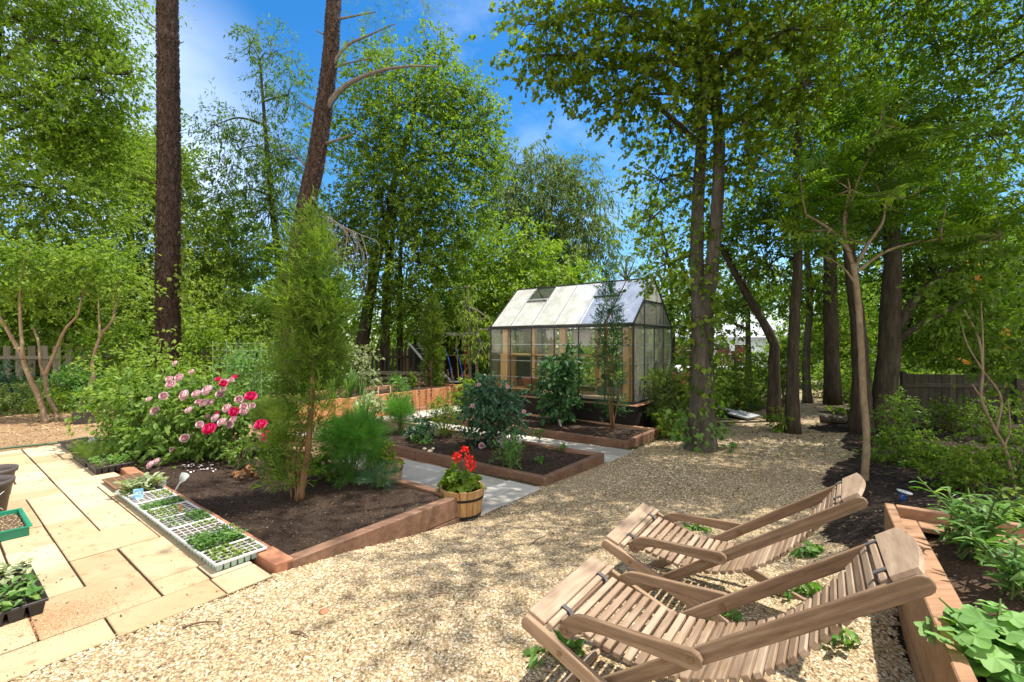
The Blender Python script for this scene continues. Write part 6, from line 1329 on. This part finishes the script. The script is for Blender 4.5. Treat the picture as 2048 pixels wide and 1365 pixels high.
# stone slabs
for i, (px, py, rz, ry, lab) in enumerate(((1487, 838, .55, -.05, 'front grey stone slab lying on the leaf litter by the curved trunk'), (1455, 832, .45, .2, 'rear grey stone slab tilted against the dark bush'))):
    q = PG(px, py); mb = MB(); R3 = np.array((Matrix.Rotation(rz, 3, 'Z') @ Matrix.Rotation(ry, 3, 'Y') @ Matrix.Rotation(.12, 3, 'X')).transposed()); mb.box(q+np.array([0, 0, .1+.06*i]), (.52, .55, .05), R3, 0, None, .006); tag(mb.build('stone_slab', M['slab']), lab, 'slab')
q = PG(1668, 848); t = thing('log', 'short rotting log lying at the right edge of the far path', 'log', q); mb = MB(); trunk(mb, [(-.25, .1, .1), (0, 0, .1), (.35, -.1, .09)], .1, .09, 10, 8); mb.build('trunk', M['bk_grey'], t)

# ------------------------------------------------------------------ planters, pots, trays
def barrel(label, p):
    t = thing('barrel_planter', label, 'planter', p); n = 20; r0, r1, h, th = .185, .225, .27, .02
    for i in range(n):
        a0, a1 = 2*math.pi*i/n+.012, 2*math.pi*(i+1)/n-.012; v = []
        for (ra, rb_, z) in ((r0, r0-th, 0), (r1, r1-th, h+random.uniform(-.004, .004))):
            for a in (a0, (a0+a1)/2, a1): v.append((ra*math.cos(a), ra*math.sin(a), z))
            for a in (a1, (a0+a1)/2, a0): v.append((rb_*math.cos(a), rb_*math.sin(a), z))
        mb = MB(); mb.add(v, [tuple(range(6))[::-1], tuple(range(6, 12))]+[(k, (k+1) % 6, 6+(k+1) % 6, 6+k) for k in range(6)]); mb.build('stave', M['barrel'], t)
    for z0, z1 in ((.0, .028), (.17, .195)):
        f0_, f1_ = r0+(r1-r0)*z0/h+.003, r0+(r1-r0)*z1/h+.003; mb = MB(); mb.lathe([(f0_-.004, z0), (f0_, z0), (f1_, z1), (f1_-.004, z1)], n=40); mb.build('hoop', M['iron'], t)
    mb = MB(); mb.lathe([(0, .215), (r1-.03, .205), (r1-.03, .1)], n=24); mb.build('soil', M['soil'], t); return t
bp1 = P(918, 1036, -.2); bp1[1] += .12; bp1[0] += .02; bp1[2] = -.2
barrel('wooden half barrel with a black hoop at the corner of the front bed', bp1)
bp2 = G(3.47, 4.62, -.208); barrel('wooden half barrel half hidden behind the front bed, without red flowers', bp2)
t = thing('geranium', 'red flowering geranium growing in the nearer half barrel', 'flower', bp1+np.array([0, 0, .2])); cb, sb = MB(), MB()
crown_leaves(cb, (-.02, 0, .1), (.16, .15, .09), 130, .07, LOBED, .3, 4, .06); crown_leaves(cb, (-.02, 0, .2), (.1, .1, .09), 70, .06, LOBED, .3, 4, .06)
heads = [(-.05, -.03, .37, .05), (.07, -.06, .345, .055), (.1, -.1, .31, .05), (.02, .02, .43, .032)]
for x, y, z, r in heads: sb.tube(curve_pts([(x*.3, y*.3, 0), (x*.5, y*.5, z*.5), (x, y, z)], 8), .004, 5)
sb.build('stem', M['stem'], t); cb.build('foliage', M['lf_mid'], t)
for x, y, z, r in heads:
    mb = MB(); o = rdir(60, .2); mb.inst(OVAL, np.array([x, y, z])+o*r*.72, frames(o*.3+rng.normal(0, .6, (60, 3)), o.mean(0) if False else (0, 0, 1), jit=.6), .028+.014*rng.random(60)); mb.build('flower_head', M['red'], t)
shrub('geranium', 'flowerless geranium leaves mounded in the farther half barrel', bp2+np.array([-.03, 0, .17]), .3, .5, 'lf_mid', .06, 420, 'plant', MAPLE, 'stem', blobs=6, per=5)
# black pot with plant behind the patio
q = PG(175, 845); t = thing('plant_pot', 'round dark plastic pot standing on bare soil between tan trunks', 'pot', q); mb = MB(); mb.lathe([(0, 0), (.2, 0), (.225, .2), (.235, .2), (.235, .235), (.21, .235), (.2, .2), (0, .19)], n=28); mb.build('pot', M['pot_plastic'], t, smooth=False)
shrub('potted_plant', 'leafy pale plant growing in the round dark pot', q+np.array([0, 0, .19]), .5, .6, 'lf_weed', .07, 420, 'plant', LANCE, 'stem', blobs=6, droop=-.1)
# pots at the left edge
def pot(label, p, r, h, swirl=False):
    t = thing('plant_pot', label, 'pot', p); mb = MB(); mb.lathe([(0, 0), (r*.78, 0), (r*.95, h*.84), (r*1.04, h*.86), (r*1.06, h), (r*.98, h), (r*.93, h*.85), (r*.76, .02), (0, .02)], n=40); mb.build('pot', M['pot_plastic'], t, smooth=True)
    if swirl:
        mb = MB()
        for k in range(3):
            th = np.linspace(0, 1, 40); ang = -.55+.42*k-.3+.22*np.sin(th*5+k)+.05*np.cos(th*11); z = h*(.1+.6*th); rr = r*(.78+.17*z/(h*.84))+.002
            mb.tube(np.stack([np.cos(ang)*rr, np.sin(ang)*rr, z], 1), .0035, 4)
        mb.build('swirl', M['white_plastic'], t)
    return t
pot('large dark pot with a white swirl at the left edge of the patio', np.array([-4.62, 3.95, .008]), .2, .29, True)
pot('second dark pot behind the swirl pot at the left edge', np.array([-5.08, 4.4, .008]), .2, .27)
def tray_shell(mb, u0, u1, v0, v1, z0, h, th=.006, rim=.012, mi=0):
    gbox(mb, u0, u1, v0, v1, z0, z0+th, mi, 0)
    gbox(mb, u0, u0+th, v0, v1, z0, z0+h, mi, 0); gbox(mb, u1-th, u1, v0, v1, z0, z0+h, mi, 0); gbox(mb, u0+th, u1-th, v0, v0+th, z0, z0+h, mi, 0); gbox(mb, u0+th, u1-th, v1-th, v1, z0, z0+h, mi, 0)
    gbox(mb, u0-rim, u1+rim, v0-rim, v0, z0+h-.006, z0+h+.002, mi, 0); gbox(mb, u0-rim, u1+rim, v1, v1+rim, z0+h-.006, z0+h+.002, mi, 0); gbox(mb, u0-rim, u0, v0, v1, z0+h-.006, z0+h+.002, mi, 0); gbox(mb, u1, u1+rim, v0, v1, z0+h-.006, z0+h+.002, mi, 0)
off = G(.25, 5.43, .008); t = thing('seed_tray', 'green plastic tray of gritty compost at the left edge of the patio', 'tray', off); mb = MB(); tray_shell(mb, -.02, .52, 5.13, 5.72, .008, .075, .008, .016); mb.build('tray', M['green_plastic'], t, off)
mb = MB(); gbox(mb, -.01, .51, 5.14, 5.71, .02, .05); n = 1500; qq = np.array([G(random.uniform(-.01, .51), random.uniform(5.14, 5.71), .052) for _ in range(n)]); mb.inst(CHIP, qq, yawframes(n, .4), .006+.012*rng.random(n), None, 1); mb.build('compost', [M['potting'], M['strawchips']], t, off)
def cell_tray(name, label, u0, u1, v0, v1, z0, h, nu, nv, mat, cup=None, lip=.014, taper=.22, fill=1.0, seed=None, leaf='lf_weed', L=.02, nper=4, ph=.03, tm=OVAL, soilm='potting', group=None, grow=lambda a, b: 1.0, web=.0026):
    off = G((u0+u1)/2, (v0+v1)/2, z0); t = thing(name, label, 'tray', off, group=group); mb = MB(); sm_ = MB(); du, dv = (u1-u0)/nu, (v1-v0)/nv; top = z0+h
    for i in range(nu):
        for j in range(nv):
            a, b, c, d_ = u0+i*du, u0+(i+1)*du, v0+j*dv, v0+(j+1)*dv; w = web
            T = [G(a+w, c+w, top), G(b-w, c+w, top), G(b-w, d_-w, top), G(a+w, d_-w, top)]; e = taper*du/2; f = taper*dv/2
            m_ = .45; Mid = [G(a+w+e*m_, c+w+f*m_, z0+h*.55), G(b-w-e*m_, c+w+f*m_, z0+h*.55), G(b-w-e*m_, d_-w-f*m_, z0+h*.55), G(a+w+e*m_, d_-w-f*m_, z0+h*.55)]
            Bt = [G(a+w+e, c+w+f, z0), G(b-w-e, c+w+f, z0), G(b-w-e, d_-w-f, z0), G(a+w+e, d_-w-f, z0)]
            mb.add(T+Mid, [(k, (k+1) % 4, 4+(k+1) % 4, 4+k) for k in range(4)], 0); mb.add(Mid+Bt, [(k, (k+1) % 4, 4+(k+1) % 4, 4+k) for k in range(4)]+[(4, 5, 6, 7)], 1 if cup else 0)
            O_ = [G(a, c, top), G(b, c, top), G(b, d_, top), G(a, d_, top)]; mb.add(O_+T, [(k, (k+1) % 4, 4+(k+1) % 4, 4+k) for k in range(4)], 0)
            zs = top-.002-.003*random.random(); g_ = .02
            sm_.add([G(a+w+e*g_, c+w+f*g_, zs), G(b-w-e*g_, c+w+f*g_, zs), G(b-w-e*g_, d_-w-f*g_, zs), G(a+w+e*g_, d_-w-f*g_, zs), G((a+b)/2, (c+d_)/2, zs+.006)], [(0, 1, 4), (1, 2, 4), (2, 3, 4), (3, 0, 4)], 0)
    for (a, b, c, d_) in ((u0-lip, u1+lip, v0-lip, v0), (u0-lip, u1+lip, v1, v1+lip), (u0-lip, u0, v0, v1), (u1, u1+lip, v0, v1)): gbox(mb, a, b, c, d_, top-.012, top+.004, 0, .002)
    mb.build('cells', [mat, cup or mat], t, off); sm_.build('compost', M[soilm], t, off)
    if nper:
        cb = MB(); Q = []; Dv = []
        for i in range(nu):
            for j in range(nv):
                k = int(round(nper*grow((i+.5)/nu, (j+.5)/nv)*random.uniform(.5, 1.4)))
                for _ in range(k):
                    z = ph*random.random(); Q.append(G(u0+(i+.5+random.uniform(-.3, .3))*du, v0+(j+.5+random.uniform(-.3, .3))*dv, top-.006+z)); az = random.uniform(0, 6.3); Dv.append((math.cos(az), math.sin(az), random.uniform(.0, .9)))
        if Q: cb.inst(tm, np.array(Q), frames(np.array(Dv), jit=.3), L*(.6+.8*rng.random(len(Q)))); cb.build('seedlings', M[leaf], t, off)['kind'] = 'stuff'
    return t
vs_ = [3.31, 3.59, 3.90, 4.24, 4.54, 4.87, 5.15, 5.47, 5.75]
spec = [('white cell tray of sparse seedlings at the gravel end of its row', 6, .024, .02, lambda a, b: .35+1.2*(a < .55)), ('white cell tray with the lushest seedlings, second in the row from the gravel', 26, .026, .05, lambda a, b: 1), ('white cell tray mostly bare of seedlings, just beyond the lushest tray', 5, .02, .015, lambda a, b: 1.5*(a > .4)*(b > .5)), ('white cell tray with green sprouts mainly at its soil side', 11, .024, .025, lambda a, b: .3+1.6*(a > .6)), ('white cell tray holding the upright wooden plant label', 8, .022, .02, lambda a, b: 1.3*(a < .7)), ('white cell tray of small green sprouts in front of the blue packet', 14, .024, .03, lambda a, b: 1.6*(b < .6)), ('white cell tray with the blue seed packet standing in it', 6, .022, .02, lambda a, b: 1.0*(a > .5)), None]
for i, sp_ in enumerate(spec):
    a, b = vs_[i]+.012, vs_[i+1]-.014
    if sp_: cell_tray('seedling_tray', sp_[0], 1.175, 1.475, a, b, .012, .05 if i else .055, 7, 5, M['white_plastic'], M['cup_green'], nper=sp_[1], L=sp_[2], ph=sp_[3], grow=sp_[4], group='white seedling trays on the patio edge', leaf='lf_weed' if i % 2 else 'lf_lime')
    else: cell_tray('seedling_tray', 'white tray of silvery leaved seedlings at the far end of the white row', 1.175, 1.475, a, b+.02, .012, .05, 6, 4, M['white_plastic'], M['cup_green'], nper=9, L=.07, ph=.1, leaf='lf_silver', group='white seedling trays on the patio edge')
def card(name, label, cat, p, w, h, rz, tilt, mat, th=.004):
    mb = MB(); R3 = np.array((Matrix.Rotation(rz, 3, 'Z') @ Matrix.Rotation(tilt, 3, 'X')).transposed()); mb.box(np.asarray(p)+np.array([0, 0, h/2]), (w, th, h), R3, 0, None, .001); return tag(mb.build(name, mat), label, cat)
m_, nt_, out_ = newmat('packet_print'); vv_ = voro(nt_, coords(nt_), 70, 'F1', 'Color'); sp2 = nd(nt_, 'ShaderNodeSeparateColor'); nt_.links.new(vv_, sp2.inputs[0]); bsdf(nt_, out_, ramp(nt_, sp2.outputs[0], [(0, (.08, .22, .42)), (.5, (.2, .46, .65)), (.8, (.5, .7, .78)), (1, (.2, .35, .2))]), .4, .4); M['packet'] = m_
card('seed_packet', 'pale blue printed seed packet standing in a white cell tray', 'seed packet', G(1.23, 5.3, .05), .075, .105, .55, -.12, M['packet'])
card('seed_packet', 'small grey foil packet behind the silvery seedlings', 'seed packet', G(1.5, 5.6, .06), .05, .06, .5, -.15, M['alu']); card('plant_label', 'white plant label beside the grey foil packet', 'plant label', G(1.47, 5.68, .06), .03, .06, .6, -.2, M['white_plastic'])
card('plant_label', 'upright orange wooden plant label in the middle white tray', 'plant label', G(1.36, 4.62, .05), .018, .08, .5, .08, M['terracotta'])
q = G(1.52, 5.3, .07); t = thing('hand_scoop', 'white plastic scoop standing upright beside the seed packets', 'scoop', q); mb = MB(); mb.tube([(0, 0, 0), (.045, .0, .075)], .007, 6); mb.build('handle', M['white_plastic'], t)
mb = MB(); A_ = Matrix.Rotation(.55, 3, 'Y'); pr = []
n = 12; v = []
for k in range(n+1):
    a = math.pi*(k/n)-math.pi/2
    for z, r in ((.0, .012), (.04, .034), (.085, .04)): v.append(np.array([.045, 0, .075])+np.array(A_ @ Vector((r*math.sin(a), r*math.cos(a), z))))
mb.add(v, [(k*3+j, k*3+j+1, (k+1)*3+j+1, (k+1)*3+j) for k in range(n) for j in range(2)]); o = mb.build('blade', M['white_plastic'], t, None, True); o.modifiers.new('t', 'SOLIDIFY').thickness = .003
cell_tray('peat_tray', 'shallow brown fibre tray of bare compost between white and black trays', 1.2, 1.5, 5.92, 6.42, .012, .035, 4, 6, M['peat'], nper=0, L=.03, taper=.15, web=.008)
cell_tray('black_tray', 'black cell tray of leafy seedlings next to the brown fibre tray', 1.21, 1.56, 6.86, 7.3, .012, .075, 6, 4, M['black_plastic'], nper=9, L=.045, ph=.07, leaf='lf_weed', lip=.004, soilm='potting')
cell_tray('black_tray', 'black tray overflowing with fine feathery green seedlings', 1.2, 1.56, 7.36, 8.1, .012, .06, 6, 8, M['black_plastic'], nper=24, L=.09, ph=.12, tm=DILL, leaf='lf_arbor', lip=.008)
cell_tray('black_tray', 'flat black tray of sparse weeds at the far end of the patio', 1.24, 1.62, 8.55, 9.25, .012, .06, 1, 1, M['black_plastic'], nper=60, L=.04, ph=.03, leaf='lf_lime', lip=.012, taper=.06)
q = G(1.5, 8.52, .1); t = thing('plastic_cup', 'small white plastic cup tipped at the corner of the far black tray', 'cup', q); mb = MB(); mb.lathe([(0, 0), (.03, 0), (.045, .09), (.042, .09), (.028, .005), (0, .005)], n=16); mb.build('cup', M['white_plastic'], t, smooth=True); t.rotation_euler = (.9, .3, 0)
for k in range(2):
    v0 = 3.57+k*.335; cell_tray('black_tray', ['black cell tray of leafy seedlings at the lower left edge of the patio', 'black cell tray of leafy seedlings just behind the one at the lower left edge'][k], -.03, .43, v0+.004, v0+.325, .012, .075-.006*k, 6, 4, M['black_plastic'], nper=11, L=.045, ph=.055, leaf='lf_weed' if k == 0 else 'lf_silver', lip=.006, soilm='soil', taper=.3)
ps = [G(-.6, 9.7, .02), G(.2, 9.55, .03), G(.8, 9.5, .03), G(1.2, 9.42, .03), G(1.6, 9.6, .03)]; mb = MB(); mb.tube(curve_pts(ps, 30), .014, 8); tag(mb.build('garden_hose', M['hose'], None, None, True), 'dark green hose along the far edge of the patio', 'hose')
# blue pot with a white dish on the bank
q = PG(1806, 1003); t = thing('bird_dish', 'small blue glazed stand with a tilted white dish on the mulch', 'dish', q); mb = MB(); mb.lathe([(0, 0), (.06, 0), (.045, .05), (.05, .1), (.035, .13), (0, .13)], n=20); mb.build('stand', M['blue_glaze'], t, smooth=True)
mb = MB(); mb.lathe([(0, .012), (.08, .016), (.1, .024), (.1, .018), (.08, .006), (0, .0)], n=28); o = mb.build('dish', M['white_plastic'], t, smooth=True); o.location = (.02, 0, .13); o.rotation_euler = (.1, .16, 0); t.scale = (.62, .62, .62)
# twigs and a stone in the gravel
for i, (px, py, L_, a, lab) in enumerate(((400, 1255, .16, .3, 'brown twig lying in the gravel near the patio edge'), (600, 1275, .12, -.4, 'thin twig lying in the open gravel'), (1075, 1085, .22, .9, 'dark twig lying in the gravel left of the far deckchair'), (880, 1195, .13, .2, 'short twig in the dappled gravel'))):
    q = PG(px, py); mb = MB(); mb.tube(curve_pts([q+np.array([-L_/2*math.cos(a), -L_/2*math.sin(a), .014]), q+np.array([0, .012, .02]), q+np.array([L_/2*math.cos(a), L_/2*math.sin(a), .014])], 6), (.006, .003), 5); tag(mb.build('twig', M['twig']), lab, 'twig')
q = PG(648, 1225); mb = MB(); mb.inst(ROCK, q[None], yawframes(1, .1), np.array([.035])); tag(mb.build('stone', M['brick'], None, None, True), 'single reddish stone lying on the gravel', 'stone')
